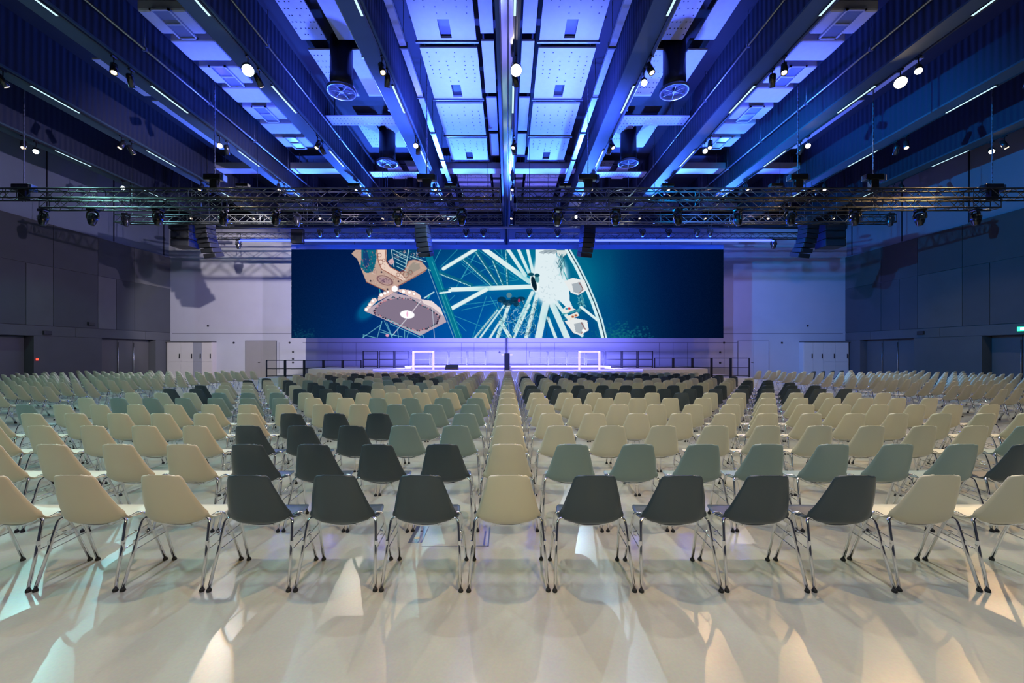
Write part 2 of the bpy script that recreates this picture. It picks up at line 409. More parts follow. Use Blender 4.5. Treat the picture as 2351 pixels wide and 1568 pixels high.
struct('trim_2', MB().box(X(1835, D), W, D - 0.45, D, Z(786, D - .4) + 0.01, Z(786, D - .4) + 0.07), WALLG[2])

# ------------------------------------------------------------------ ceiling beams with led slots and track spots
SIDEW = {0: 'centre', 1: 'first', 2: 'second', 3: 'third', 4: 'fourth', 5: 'fifth'}
def bname(k): return 'centre beam' if k == 0 else '%s beam %s of centre' % (SIDEW[abs(k)], 'left' if k < 0 else 'right')
for k in range(-5, 6):
    x = k * PB
    bm_ = MB()
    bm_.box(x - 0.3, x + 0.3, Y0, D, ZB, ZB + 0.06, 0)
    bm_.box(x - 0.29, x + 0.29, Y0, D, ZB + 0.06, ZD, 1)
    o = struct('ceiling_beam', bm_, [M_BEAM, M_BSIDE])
    # lighting track along the lower right edge
    MB().box(x + 0.20, x + 0.24, 6, D - 0.2, ZB - 0.035, ZB).build('lighting_track', M_BLACK, o)
lenses = {}
def rail_light(k, i, d0, d1):
    x = k * PB
    r = empty('led_light_bar', (x + 0.16, d0, ZB), 0, 'thin white light bar on the %s, %s from the camera' % (bname(k), ORD[i]), 'light bar', 'light bars under the ceiling beams')
    MB().box(-0.035, 0.035, 0, d1 - d0, -0.03, 0).build('housing', M_FIX, r)
    MB().box(-0.028, 0.028, 0.01, d1 - d0 - 0.01, -0.034, -0.03).build('diffuser', M_LEDW, r)
for k in range(-5, 6):
    for i, d in enumerate((8.2, 12.1, 16.0, 19.9)):
        if d + 1.4 < 9.2 or abs(k * PB) * F / (d + 1.4) > 1250: continue
        rail_light(k, i, d, d + 1.4)

def spot_proto():
    r = empty('track_spotlight', (0, 0, 0))
    MB().box(-0.03, 0.03, -0.06, 0.06, -0.05, 0).build('adapter', M_FIX, r)
    MB().tube([(0, 0, -0.05), (0, 0, -0.22)], 0.015, 8).build('arm', M_FIX, r)
    return r
def make_spot(k, d, aim, lens_mat, rad, on, label, big=False):
    x = k * PB + 0.22
    r = empty('track_spotlight', (x, d, ZB - 0.036), 0, label, 'spotlight', 'track spotlights on the ceiling beams')
    MB().box(-0.03, 0.03, -0.07, 0.07, -0.045, 0).build('adapter', M_FIX, r)
    MB().tube([(0, 0, -0.045), (0, 0, -0.28)], 0.014, 8).build('arm', M_FIX, r)
    v = (Vector(aim) - Vector((x, d, ZB - 0.35))).normalized()
    M_ = Matrix.Translation((0, 0, -0.34)) @ v.to_track_quat('Z', 'Y').to_matrix().to_4x4()
    R = 0.15 if big else 0.085  # brightest three drawn larger, their size stands in for glare
    if big: rad = 0.142
    MB().lathe([(0.05, -0.20), (R * 0.95, -0.17), (R, -0.05), (R, 0.14), (R * 0.92, 0.14), (R * 0.9, 0.10)], 18, M_).build('housing', M_FIX, r)
    MB().lathe([(rad, 0.09), (rad, 0.135)], 18, M_).build('lens', lens_mat, r)
    return r
on = {(s[0], s[1]): s for s in SPOTS_ON}
slots = [10.9, 11.4, 14.9, 15.3, 18.75, 19.2, 22.8]
for k in range(-5, 6):
    done = 0
    for i, d in enumerate(slots):
        px = VX + k * PB * F / d
        if not (-30 < px < 2380): continue
        s = on.get((k, d)) or (on.get((k, 11.3)) if d == 11.4 else None) or (on.get((k, 15.1)) if d == 14.9 else None)
        lab = '%s spotlight on the %s, %s from the camera'
        if s:
            m = {WARM: M_LAMPW, NEUT: M_LAMPN, CYAN: M_LAMPC, TEAL: M_LAMPC, COOL: M_LAMPN}[s[2]]
            make_spot(k, d, (s[4], s[5], 0), m, 0.078, True, lab % ('shining', bname(k), ORD[i]), (k, d) in ((0, 10.9), (3, 11.4), (-2, 10.9)))
        else:
            tgt = (k * PB + (3 if (i + k) % 2 else -2), d - 3 + (i % 2) * 9, 0)
            make_spot(k, d, tgt, M_LAMPD, 0.06, False, lab % ('dim black', bname(k), ORD[i]))

# ------------------------------------------------------------------ ceiling bay contents
def holes(mb, x0, x1, y0, y1, z):
    rr = random.Random(int(x0 * 100 + y0 * 7))
    nx, ny = 6, 8
    for a in range(nx):
        for b_ in range(ny):
            if rr.random() < 0.25: continue
            cx = x0 + (a + 0.5) * (x1 - x0) / nx + rr.uniform(-.03, .03); cy = y0 + (b_ + 0.5) * (y1 - y0) / ny
            mb.box(cx - 0.018, cx + 0.018, cy - 0.018, cy + 0.018, z - 0.004, z, 1)
pan_d = [(6.6, 9.1), (9.35, 11.95), (12.25, 14.7), (15.0, 17.2), (17.45, 19.4), (20.2, 21.8), (22.1, 24.6)]
for sgn in (-1, 1):
    sd = 'left' if sgn < 0 else 'right'
    for i, (a, b_) in enumerate(pan_d):
        z = E + 9.1
        x0, x1 = sorted((sgn * 0.92, sgn * 2.64))
        if i >= 1:
            r = empty('acoustic_panel', ((x0 + x1) / 2, a, z), 0, 'white perforated ceiling panel %s of the centre beam, %s from the camera' % (sd, ORD[i - 1]), 'ceiling panel', 'perforated ceiling panels')
            hw = (x1 - x0) / 2
            p = MB()
            if i in (1, 2, 4, 6):     # cut-out near the far end
                ca, cb, cw = b_ - a - 0.75, b_ - a - 0.08, 0.16
                p.box(-hw, hw, 0, ca, 0, 0.06).box(-hw, -cw, ca, b_ - a, 0, 0.06).box(cw, hw, ca, b_ - a, 0, 0.06).box(-cw, cw, cb, b_ - a, 0, 0.06)
                MB().box(-cw - 0.02, cw + 0.02, ca - 0.02, cb + 0.02, 0.08, 0.1).build('access_hatch', M_DUCT, r)
            else: p.box(-hw, hw, 0, b_ - a, 0, 0.06)
            holes(p, -hw + 0.05, hw - 0.05, 0.1, b_ - a - 0.1 - (0.75 if i in (1, 2, 4, 6) else 0), 0); p.build('board', [M_PANEL, M_DUCT], r)
            e = MB().box(-hw - 0.06, hw + 0.06, b_ - a + 0.02, b_ - a + 0.07, -0.05, 0.03); e.build('end_rail', M_GALV, r)
            hr = MB()
            for hx in (-hw + 0.1, hw - 0.1):
                for hy in (0.3, b_ - a - 0.3): hr.tube([(hx, hy, 0.05), (hx, hy, ZD - z)], 0.006, 5)
            hr.build('hanger', M_GALV, r)
    # narrow strip panel beside the centre beam
    x0, x1 = sorted((sgn * 0.42, sgn * 0.80))
    p = MB()
    for (a, b_) in pan_d: p.box(x0, x1, a, b_, E + 9.3, E + 9.36)
    for (a, b_) in pan_d: p.tube([((x0 + x1) / 2, (a + b_) / 2, E + 9.36), ((x0 + x1) / 2, (a + b_) / 2, ZD)], 0.006, 5)
    tag(p.build('ceiling_strip', M_PANEL), 'narrow pale ceiling strip close along the %s side of the centre beam' % sd, 'ceiling panel')
    # silver trunking beside the first beam
    t = empty('cable_trunking', (sgn * 2.86, 6, E + 8.35), 0, 'long silver cable trunking in the bay %s of the centre beam' % sd, 'cable trunking')
    MB().box(-0.09, 0.09, 0, 19.5, 0, 0.10).build('tray', M_GALV, t)
    cp = MB(); hg = MB()
    for y in np.arange(0.8, 19.4, 2.2):
        cp.box(-0.11, 0.11, y, y + 0.06, -0.03, 0.13); hg.tube([(0, y, 0.1), (0, y, ZD - E - 8.35)], 0.008, 5)
    cp.build('bracket', M_BLACK, t); hg.build('hanger', M_BLACK, t)
    # bay 2: ventilation drums with round grilles
    for i, d in enumerate((12.6, 17.4, 22.2)):
        z = E + 7.98; x = sgn * 5.12
        r = empty('ventilation_duct', (x, d, z), 0, 'dark round air duct with ring grille, %s side, %s from the camera' % (sd, ORD[i]), 'air duct', 'round air ducts hanging from the ceiling')
        MB().lathe([(0.335, 0.1), (0.34, 0.45), (0.33, 0.46), (0.33, ZD - z)], 28).build('drum', M_DUCT, r)
        MB().lathe([(0.42, 0.0), (0.44, 0.03), (0.43, 0.09), (0.34, 0.12), (0.33, 0.09), (0.385, 0.05), (0.385, 0.01), (0.42, 0.0)], 32, caps=False).build('ring', M_GALV, r)
        g = MB()
        for a in range(6):
            g.tube([(0, 0, 0.03), (0.39 * math.cos(a * math.pi / 3 + .3), 0.39 * math.sin(a * math.pi / 3 + .3), 0.03)], 0.012, 6)
        g.lathe([(0.06, 0.0), (0.07, 0.03), (0.05, 0.06)], 14); g.build('grille', M_GALV, r)
    # bay 2 deck panels (pairs of strips beside the ducts) and the perforated cross plates
    for i, (a, b_) in enumerate([(10.2, 12.2), (12.6, 14.9), (16.4, 18.6), (20.0, 22.0)]):
        r = empty('deck_panel', (sgn * 5.3, a, E + 9.3), 0, 'pale ceiling panel behind the %s round ducts, %s from the camera' % (sd, ORD[i]), 'ceiling panel', 'pale panels above the round ducts')
        p = MB().box(-0.85, -0.1, 0, b_ - a, 0, 0.05).box(0.25, 0.85, 0, b_ - a, 0, 0.05); holes(p, -0.82, -0.12, 0.1, b_ - a - .1, 0); p.build('board', [M_PANEL, M_DUCT], r)
        h = MB(); h.tube([(0.4, 0.5, 0.05), (0.4, 0.5, ZD - E - 9.3)], 0.008, 5); h.tube([(-0.4, 0.5, 0.05), (-0.4, 0.5, ZD - E - 9.3)], 0.008, 5)
        h.box(-0.85, 0.85, 0.45, 0.55, 0.05, 0.09)
        h.build('hanger', M_DUCT, r)
    for i, d in enumerate((15.2, 19.9)):
        r = empty('perforated_cross_plate', (sgn * 5.35, d, E + 8.75), 0, 'perforated bright steel plate crossing the %s duct bay, %s from the camera' % (sd, ORD[i]), 'steel plate')
        q = MB().box(-1.42, 1.42, 0, 0.62, 0, 0.04)
        for a in np.arange(-1.3, 1.35, 0.13):
            for b_ in (0.12, 0.31, 0.5): q.box(a - .02, a + .02, b_ - .02, b_ + .02, -0.004, 0, 1)
        q.build('plate', [M_PANEL, M_DUCT], r)
        q = MB()
        for a in (-1.2, 0.9): q.tube([(a, 0.3, 0.04), (a, 0.3, ZD - E - 8.75)], 0.015, 6)
        q.build('hanger', M_DUCT, r)
    # bay 3: boxed units, every second one with a framed two-pane hatch
    for i in range(7):
        d = 10.55 + 1.04 * i; z = E + 8.8; framed = (i % 2 == 0)
        r = empty('ceiling_unit', (sgn * 8.95, d, z), 0, '%s lilac lit ceiling box in the third bay %s of centre, %s from the camera' % ('hatched' if framed else 'plain', sd, ORD[i]), 'ceiling unit', 'boxed units in the third ceiling bays')
        MB().box(-0.62, 0.62, 0, 0.80, 0, 0.30).build('casing', M_PANEL, r, 0.05)
        if framed:
            f = MB()
            xo = sgn * -0.02
            f.box(xo - .26, xo + .26, -0.08, -0.04, -0.05, 0).box(xo - .26, xo + .26, .88, .92, -0.05, 0).box(xo - .26, xo - .21, -.08, .92, -0.05, 0).box(xo + .21, xo + .26, -.08, .92, -0.05, 0).box(xo - .2, xo + .2, .40, .44, -0.04, 0)
            f.build('hatch_frame', M_PANEL, r)
            MB().box(xo - .2, xo + .2, -0.04, 0.88, -0.012, -0.002).build('hatch_pane', mat('hatch_blue', (0.12, 0.16, 0.3), 0.3), r)
        q = MB()
        for a in (-.5, .5): q.tube([(a, 0.4, 0.3), (a, 0.4, ZD - z)], 0.012, 6)
        q.build('hanger', M_DUCT, r)
    # bay 4: long pale panel strips
    for i, (a, b_) in enumerate([(12.6, 14.4), (14.7, 18.2)]):
        z = E + 9.0
        r = empty('strip_panel', (sgn * 12.3, a, z), 0, 'pale strip panel in the fourth bay %s of centre, %s from the camera' % (sd, ORD[i]), 'ceiling panel')
        MB().box(-0.5, 0.1, 0, b_ - a, 0, 0.05).box(0.3, 0.5, 0, b_ - a, 0.04, 0.09).build('board', M_PANEL, r)
        q = MB().tube([(-.2, 0.4, 0.05), (-.2, 0.4, ZD - z)], 0.012, 6).tube([(-.2, b_ - a - 0.4, 0.05), (-.2, b_ - a - .4, ZD - z)], 0.012, 6); q.box(-.5, .5, .37, .43, .05, .07); q.build('hanger', M_DUCT, r)
    # conduits along the bays
    for (x, z, rad, wd) in ((4.05, E + 8.3, 0.035, 'second'), (6.75, E + 8.6, 0.03, 'second'), (7.75, E + 8.45, 0.05, 'third'), (10.2, E + 8.5, 0.035, 'outer third'), (11.2, E + 8.3, 0.04, 'fourth'), (14.9, E + 8.4, 0.04, 'fifth')):
        q = MB().tube([(sgn * x, 8.5, z), (sgn * x, D - 0.5, z)], rad, 8)
        for y in np.arange(9, D - 1, 2.5): q.tube([(sgn * x, y, z), (sgn * x, y, ZD)], 0.008, 5); q.box(sgn * x - rad * 1.5, sgn * x + rad * 1.5, y - .03, y + .03, z - rad * 1.5, z + rad * 1.5)
        tag(q.build('conduit_pipe', M_GALV), 'long steel conduit at %s height in the %s ceiling bay %s of centre' % ('lower' if z < E + 8.42 else 'upper', wd, sd), 'pipe')
# cross ducts near the stage end
for (d, l) in ((19.55, 'nearer'), (24.9, 'farther')):
    for k in range(-4, 4):
        x0, x1 = k * PB + 0.32, (k + 1) * PB - 0.32
        if abs((x0 + x1) / 2) > 12.5 or (d == 19.55 and abs((x0 + x1) / 2) > 2 and abs((x0 + x1) / 2) < 7): continue
        q = MB().box(x0, x1, d, d + 0.55, E + 8.75, E + 9.05)
        for a in (x0 + .3, x1 - .3): q.tube([(a, d + .27, E + 9.05), (a, d + .27, ZD)], 0.012, 6)
        nm = abs(k + 0.5) + 0.5
        tag(q.build('cross_duct', M_PANEL), 'pale flat duct crossing the %s bay %s of centre, the %s one' % (ORD[int(nm) - 1], 'left' if k < 0 else 'right', l), 'air duct')

# movable wall track under the centre beam, running to the back wall
t = empty('partition_track', (0, 0, ZB), 0, 'shiny double metal track running under the centre beam to the back wall', 'track')
MB().box(-0.16, -0.02, 9.0, D, -0.14, 0).build('rail', M_CHROME, t); MB().box(0.03, 0.12, 9.0, D, -0.10, 0).build('rail', M_CHROME, t)
MB().box(-0.20, 0.16, 9.0, D, -0.03, 0).build('plate', M_FIX, t)
g = empty('partition_guide', (X(1163, D), D - 0.1, 0), 0, 'thin dark vertical guide rail down the middle of the back wall', 'guide rail')
MB().box(-0.06, 0.06, 0, 0.1, 0.82, ZB - 0.14).build('channel', M_RAIL, g)

# ------------------------------------------------------------------ trusses
def truss(name, x0, x1, d, zc, size, label, step=0.36):
    hang = d > 15
    r = empty(name, ((x0 + x1) / 2, d, zc), 0, label, 'truss')
    h = size / 2; L = (x1 - x0) / 2
    for (a, b_) in ((-h, -h), (h, -h), (-h, h), (h, h)):
        MB().tube([(-L, a, b_), (L, a, b_)], 0.024, 8).build('chord', M_ALU, r)
    q = MB(); nn = max(2, int(round(2 * L / step))); st = 2 * L / nn
    for i in range(nn):
        xa, xb = -L + i * st, -L + (i + 1) * st; s_ = h if i % 2 == 0 else -h
        for f in (-h, h):
            q.tube([(xa, f, -s_), (xb, f, s_)], 0.011, 5, caps=False)
            q.tube([(xa, -s_, f), (xb, s_, f)], 0.011, 5, caps=False)
    q.build('lattice', M_ALU, r)
    q = MB()
    for xx in np.arange(-L, L + 0.01, max(2.9, 2 * L)): pass
    for xx in list(np.arange(-L, L, 3.0)) + [L]:
        for f in (-h, h):
            q.tube([(xx, f, -h), (xx, f, h)], 0.014, 5); q.tube([(xx, -h, f), (xx, h, f)], 0.014, 5)
    q.build('frame_tube', M_ALU, r)
    if hang:
        q = MB()
        for xx in list(np.arange(-L + 0.6, L - 0.3, 5.2)) + [L - 0.6]: q.tube([(xx, 0, ZD - zc), (xx, 0, h), (xx, -h, h)], 0.008, 5)
        q.build('suspension_cable', M_BLACK, r)
    return r
dA = 13.6
truss('lighting_truss', -19.5, -0.27, dA, E + 5.23, 0.30, 'upper lighting truss hanging nearest the camera, left half')
truss('lighting_truss', 0.30, 19.5, dA, E + 5.23, 0.30, 'upper lighting truss hanging nearest the camera, right half')
truss('lighting_truss', -15.4, -0.25, dA, E + 4.90, 0.30, 'lower lighting truss carrying moving heads, left half')
truss('lighting_truss', 0.30, 16.2, dA, E + 4.90, 0.30, 'lower lighting truss carrying moving heads, right half')
dC = 17.0
truss('lighting_truss', -16.2, -0.25, dC, E + 5.5, 0.30, 'middle truss behind the moving heads, left half')
truss('lighting_truss', 0.30, 16.0, dC, E + 5.5, 0.30, 'middle truss behind the moving heads, right half')
dD = 21.0
truss('lighting_truss', -16.8, -0.4, dD, E + 5.95, 0.26, 'far black truss above the screen, left half')
truss('lighting_truss', 0.4, 15.6, dD, E + 5.95, 0.26, 'far black truss above the screen, right half')

# chain hoists with chains
def hoist(px, py, d, top, label):
    zc = Z(py, d); x = X(px, d)
    r = empty('chain_hoist', (x, d, zc), 0, label, 'chain hoist', 'chain hoists above the nearest truss')
    b_ = MB().box(-0.32, 0.28, -0.12, 0.12, -0.10, 0.10); b_.build('motor_body', M_FIX, r, 0.03)
    MB().box(0.28, 0.36, -0.10, 0.10, -0.13, 0.08).build('end_cap', mat('hoist_blue', (0.05, 0.12, 0.4), 0.4), r, 0.02)
    MB().box(-0.12, 0.12, -0.08, 0.08, -0.42, -0.10).tube([(-.15, 0, -.1), (-.05, 0, -.46)], .015, 6).tube([(.15, 0, -.1), (.05, 0, -.46)], .015, 6).build('chain_bag', M_BLACK, r)
    c = MB(); zt = ZD - zc if top else 1.2
    y = 0.10
    while y < zt:
        if int(y * 14) % 2: c.box(-0.008, 0.008, -0.016, 0.016, y, y + 0.06)
        else: c.box(-0.016, 0.016, -0.008, 0.008, y, y + 0.06)
        y += 0.052
    c.build('chain', M_GALV, r)
    return r
for i, px in enumerate((55, 493, 980, 1350, 1832, 2005, 2278)):
    hoist(px, 408 if 0 < i < 6 else 431, dA, True, 'black chain hoist on the nearest truss, %s from the left' % ORD[i])

# moving heads
def moving_head(x, d, ztop, label, group, s=1.0, rz=0.0, tilt=0.0):
    r = empty('moving_head_light', (x, d, ztop), rz, label, 'stage light', group)
    MB().box(-0.14 * s, 0.14 * s, -0.10 * s, 0.10 * s, -0.09 * s, -0.01, 0).build('base', M_FIX, r, 0.015)
    MB().tube([(0, 0, 0.0), (0, 0, 0.06)], 0.03, 8).build('clamp', M_ALU, r)
    y_ = MB()
    for sx_ in (-1, 1):
        y_.tube([(sx_ * 0.07 * s, 0, -0.09 * s), (sx_ * 0.145 * s, 0, -0.12 * s), (sx_ * 0.17 * s, 0, -0.22 * s), (sx_ * 0.165 * s, 0, -0.32 * s)], 0.03 * s, 8)
    y_.build('yoke', M_FIX, r)
    M_ = Matrix.Translation((0, 0, -0.30 * s)) @ Matrix.Rotation(tilt, 4, 'X')
    h = MB().lathe([(0.07 * s, 0.15 * s), (0.115 * s, 0.11 * s), (0.135 * s, 0.02 * s), (0.135 * s, -0.08 * s), (0.112 * s, -0.17 * s), (0.085 * s, -0.235 * s), (0.08 * s, -0.245 * s)], 20, M_)
    hd = h.build('head', M_FIX, r)
    MB().lathe([(0.076 * s, -0.246 * s), (0.06 * s, -0.256 * s)], 18, M_).build('lens', M_LENS, hd)
    q = MB()
    for a in range(4): q.box(-0.06 * s, 0.06 * s, -0.148 * s, -0.135 * s, (-0.06 + a * 0.035) * s, (-0.048 + a * 0.035) * s, M=Matrix.Translation((0, 0, -0.30 * s)))
    q.build('vent', M_ALU, hd)
    return r
heads = (100, 213, 363, 513, 633, 773, 914, 1060, 1280, 1413, 1556, 1694, 1815, 1963, 2112, 2240)
for i, px in enumerate(heads):
    moving_head(X(px, dA), dA, E + 4.75, 'moving head light hanging under the near truss, %s from the left' % ORD[i], 'moving heads under the near truss', 1.0, random.uniform(-.5, .5), random.uniform(-.15, .15))
for i, px in enumerate((305, 690, 2028)):
    tag(MB().tube([(X(px, dC), dC - 0.3, E + 5.72), (X(px, dC), dC - 0.3, E + 5.68), (X(px, dC), dC - 0.14, E + 5.66)], 0.02, 6).build('clamp_arm', M_ALU), 'short arm holding the %s moving head from the left on the middle truss' % ORD[i], 'clamp')
    moving_head(X(px, dC), dC - 0.3, E + 5.66, 'dark moving head on the middle truss, %s of three from the left' % ORD[i], 'moving heads on the middle truss', 0.95)
for i, px in enumerate((735, 775, 848, 1070, 1110, 1215, 1280, 1475, 1535, 1600, 1630)):
    moving_head(X(px, dD - .5), dD - 0.5, Z(522, dD - .5), 'small dark stage light on the bar above the screen, %s from the left' % ORD[i], 'stage lights above the screen', 0.85)
bar = MB().tube([(X(700, dD - .5), dD - .5, Z(521, dD - .5)), (X(1650, dD - .5), dD - .5, Z(521, dD - .5))], 0.03, 8)
for x in np.arange(X(720, dD - .5), X(1650, dD - .5), 3.6): bar.tube([(x, dD - .5, Z(521, dD - .5)), (x, dD - .5, ZD)], 0.012, 6)
tag(bar.build('lighting_bar', M_ALU), 'thin dark pipe carrying small stage lights above the screen', 'lighting bar')

# blue led wash fixtures on the trusses
def wash(x, d, z, label, group, sc=1.0):
    r = empty('led_wash_light', (x, d, z), 0, label, 'stage light', group)
    MB().box(-0.2 * sc, 0.2 * sc, -0.08, 0.08, 0, 0.10).build('housing', M_FIX, r, 0.01)
    for a in (-0.1, 0.1):
        M_ = Matrix.Translation((a * sc, -0.02, 0.10)) @ Matrix.Rotation(math.radians(25), 4, 'X')
        MB().lathe([(0.05 * sc, 0), (0.05 * sc, 0.012)], 14, M_).build('lens', M_BLUEL, r)
    MB().tube([(0, 0, 0), (0, 0, -0.1)], 0.02, 6).build('clamp', M_ALU, r)
for i, (x, e) in enumerate([(-8.8, 0), (-5.1, 0), (-1.9, 0), (1.9, 0), (5.3, 0), (8.9, 0)]):
    wash(x, dA, E + 5.48, 'blue wash light on top of the nearest truss, %s from the left' % ORD[i], 'blue wash lights on the nearest truss')
for i, (x, d, e) in enumerate(UP):
    wash(x + 0.3, d, E + 6.28, 'blue uplight near the far truss, %s from the left' % ORD[i], 'blue uplights near the far truss', 1.2)
q = MB().tube([(-15, 20.4, E + 6.18), (15, 20.4, E + 6.18)], 0.03, 8)
for x in np.arange(-14, 15, 4.0): q.tube([(x, 20.4, E + 6.18), (x, 20.4, ZD)], 0.012, 6)
tag(q.build('lighting_bar', M_ALU), 'long dark pipe carrying the blue uplights', 'lighting bar')

# blue led bar across the hall above the screen
dL = 20.8
segs = [(550, 666), (700, 951), (988, 1156), (1169, 1333), (1367, 1776)]
for i, (a, b_) in enumerate(segs):
    x0, x1 = X(a, dL), X(b_, dL); zc = Z(552, dL)
    r = empty('led_tube', ((x0 + x1) / 2, dL, zc), 0, 'glowing blue light tube above the screen, %s segment from the left' % ORD[i], 'light tube', 'blue light tube segments above the screen')
    L = (x1 - x0) / 2
    MB().box(-L, L, 0.03, 0.09, -0.06, 0.06).build('profile', M_FIX, r)
    MB().tube([(-L, 0, 0), (L, 0, 0)], 0.05, 10).build('diffuser', M_LEDB, r)
    q = MB()
    for x in np.linspace(-L + 0.3, L - 0.3, max(2, int(L))): q.tube([(x, 0.06, 0.06), (x, 0.07, E + 5.83 - zc)], 0.012, 5)
    q.build('hanger', M_ALU, r)
    light('AREA', 'led_tube_light', ((x0 + x1) / 2, dL - 0.06, zc), ((x0 + x1) / 2, dL - 3, zc - 0.5), 45 * L, (0.01, 0.06, 1.0), sx=x1 - x0, sy=0.06)
    light('AREA', 'led_tube_light', ((x0 + x1) / 2, dL + 0.10, zc), ((x0 + x1) / 2, dL + 3, zc - 0.6), 55 * L, (0.01, 0.08, 1.0), sx=x1 - x0, sy=0.06)
moving_head(X(548, dL), dL, Z(549, dL), 'moving head hanging at the left end of the blue light tube', 'moving heads at the tube ends', 0.9)
moving_head(X(1776, dL), dL, Z(549, dL), 'moving head hanging at the right end of the blue light tube', 'moving heads at the tube ends', 0.9)
for px, l in ((548, 'left'), (1776, 'right')):
    tag(MB().tube([(X(px, dL), dL, Z(549, dL)), (X(px, dL), dL, E + 5.82)], 0.02, 6).tube([(X(px, dL), dL, E + 5.82), (X(px, dL), dD - 0.12, E + 5.84)], 0.02, 6).build('hanging_pipe', M_ALU), 'short dark pipe above the %s end moving head' % l, 'pipe')
tag(MB().box(X(672, 20.9), X(699, 20.9), 20.7, 20.95, Z(560, 20.9), Z(527, 20.9)).build('control_box', M_BLACK, None, 0.02), 'black equipment box beside the left end of the blue tube', 'equipment box')

# ------------------------------------------------------------------ loudspeaker arrays
def line_array(px0, px1, y0, y1, d, n_, mirror, label):
    x0, x1 = X(px0, d), X(px1, d); zt, zb = Z(y0, d), Z(y1, d)
    r = empty('line_array_speaker', ((x0 + x1) / 2, d, zt), 0, label, 'loudspeaker')
    hw = (x1 - x0) / 2 * 0.86; h = (zt - zb) / n_
    for i in range(n_):
        ang = math.radians(-2.6 * i * (i + 1) / 2 * 0.35); off = 0.02 * i * i * 0.6
        M_ = Matrix.Translation((-mirror * (0.006 if abs(px0 + px1 - 2332) > 800 else 0.003) * i * i, off * 0.6, -h * (i + 0.5))) @ Matrix.Rotation(mirror * math.radians(16), 4, 'Z') @ Matrix.Rotation(-ang, 4, 'X')
        c = MB().box(-hw, hw, -0.22, 0.24, -h * 0.48, h * 0.48, 0, M_).build('cabinet_box', M_SPK, r, 0.012)
        MB().box(-hw * 0.86, hw * 0.86, -0.232, -0.222, -h * 0.4, h * 0.4, 0, M_).build('grille', M_SPK, c)
    MB().box(-hw, hw, -0.2, 0.22, 0.0, 0.08).build('flying_frame', M_ALU, r)
    q = MB()
    for a in (-hw * .6, hw * .6): q.tube([(a, 0, 0.08), (a * 0.3, 0, ZD - zt)], 0.012, 6)
    q.build('hanger', M_ALU, r)
line_array(450, 491, 518, 588, 19.0, 7, -1, 'tall curved black speaker array left of the screen')
line_array(1836, 1877, 518, 588, 19.0, 7, 1, 'tall curved black speaker array right of the screen')
line_array(953, 988, 517, 586, 19.0, 7, -1, 'black speaker array hanging before the screen top, left of centre')
line_array(1333, 1366, 517, 587, 19.0, 7, 1, 'black speaker array hanging before the screen top, right of centre')
for (a, b_, l) in ((405, 446, 'left'), (1883, 1929, 'right')):
    d = 19.3; x0, x1 = X(a, d), X(b_, d); zt, zb = Z(517, d), Z(570, d)
    r = empty('subwoofer_stack', ((x0 + x1) / 2, d, zt), 0, 'boxy black bass speaker stack hanging at the far %s' % l, 'loudspeaker')
    for i in range(3):
        h = (zt - zb) / 3
        c = MB().box(-(x1 - x0) / 2, (x1 - x0) / 2, -0.35, 0.35, -h * (i + 1) + .01, -h * i).build('cabinet_box', M_SPK, r, 0.015)
        MB().box(-(x1 - x0) / 2 + .05, (x1 - x0) / 2 - .05, -0.36, -0.351, -h * (i + 1) + .05, -h * i - .04).build('grille', M_FIX, c)
    q = MB()
    for s_ in (-.3, .3): q.tube([(s_, 0, 0), (s_, 0, ZD - zt)], 0.012, 6)
    q.build('hanger', M_ALU, r)

# ------------------------------------------------------------------ the screen picture, drawn as coloured points of the screen mesh
PX0, PX1, PY0, PY1 = 669.0, 1661.0, 573.0, 776.0
NX, NY = 993, 204
img = np.zeros((NY, NX, 3)); YY, XX = np.mgrid[0:NY, 0:NX]; XX = XX + PX0; YY = YY + PY0
def L_(c): c = np.array(c, float) / 255; return np.where(c > 0.04045, ((c + 0.055) / 1.055) ** 2.4, c / 12.92)
def lerp(px, cols, xs): return np.stack([np.interp(px, xs, [c[i] for c in cols]) for i in range(3)], -1)
top = lerp(XX, [(0, 18, 55), (0, 26, 72), (0, 60, 110), (0, 70, 120), (0, 66, 104), (0, 46, 90), (0, 23, 64), (0, 12, 38)], [669, 820, 1000, 1200, 1400, 1440, 1520, 1660])
bot = lerp(XX, [(2, 30, 66), (0, 40, 100), (0, 70, 150), (0, 85, 170), (0, 72, 124), (0, 42, 84), (0, 20, 56), (0, 12, 38)], [669, 820, 1000, 1200, 1400, 1470, 1560, 1660])
tt = ((YY - PY0) / 203)[..., None]; img[:] = top * (1 - tt) + bot * tt
img += (np.random.RandomState(3).rand(NY, NX, 1) - 0.5) * 6
def blend(sl, a, c): img[sl] = img[sl] * (1 - a[..., None]) + np.array(c, float) * a[..., None]
def box_(xa, xb, ya, yb):
    i0, i1 = int(max(0, xa - PX0)), int(min(NX, xb - PX0 + 2)); j0, j1 = int(max(0, ya - PY0)), int(min(NY, yb - PY0 + 2))
    return (slice(j0, max(j0, j1)), slice(i0, max(i0, i1)))
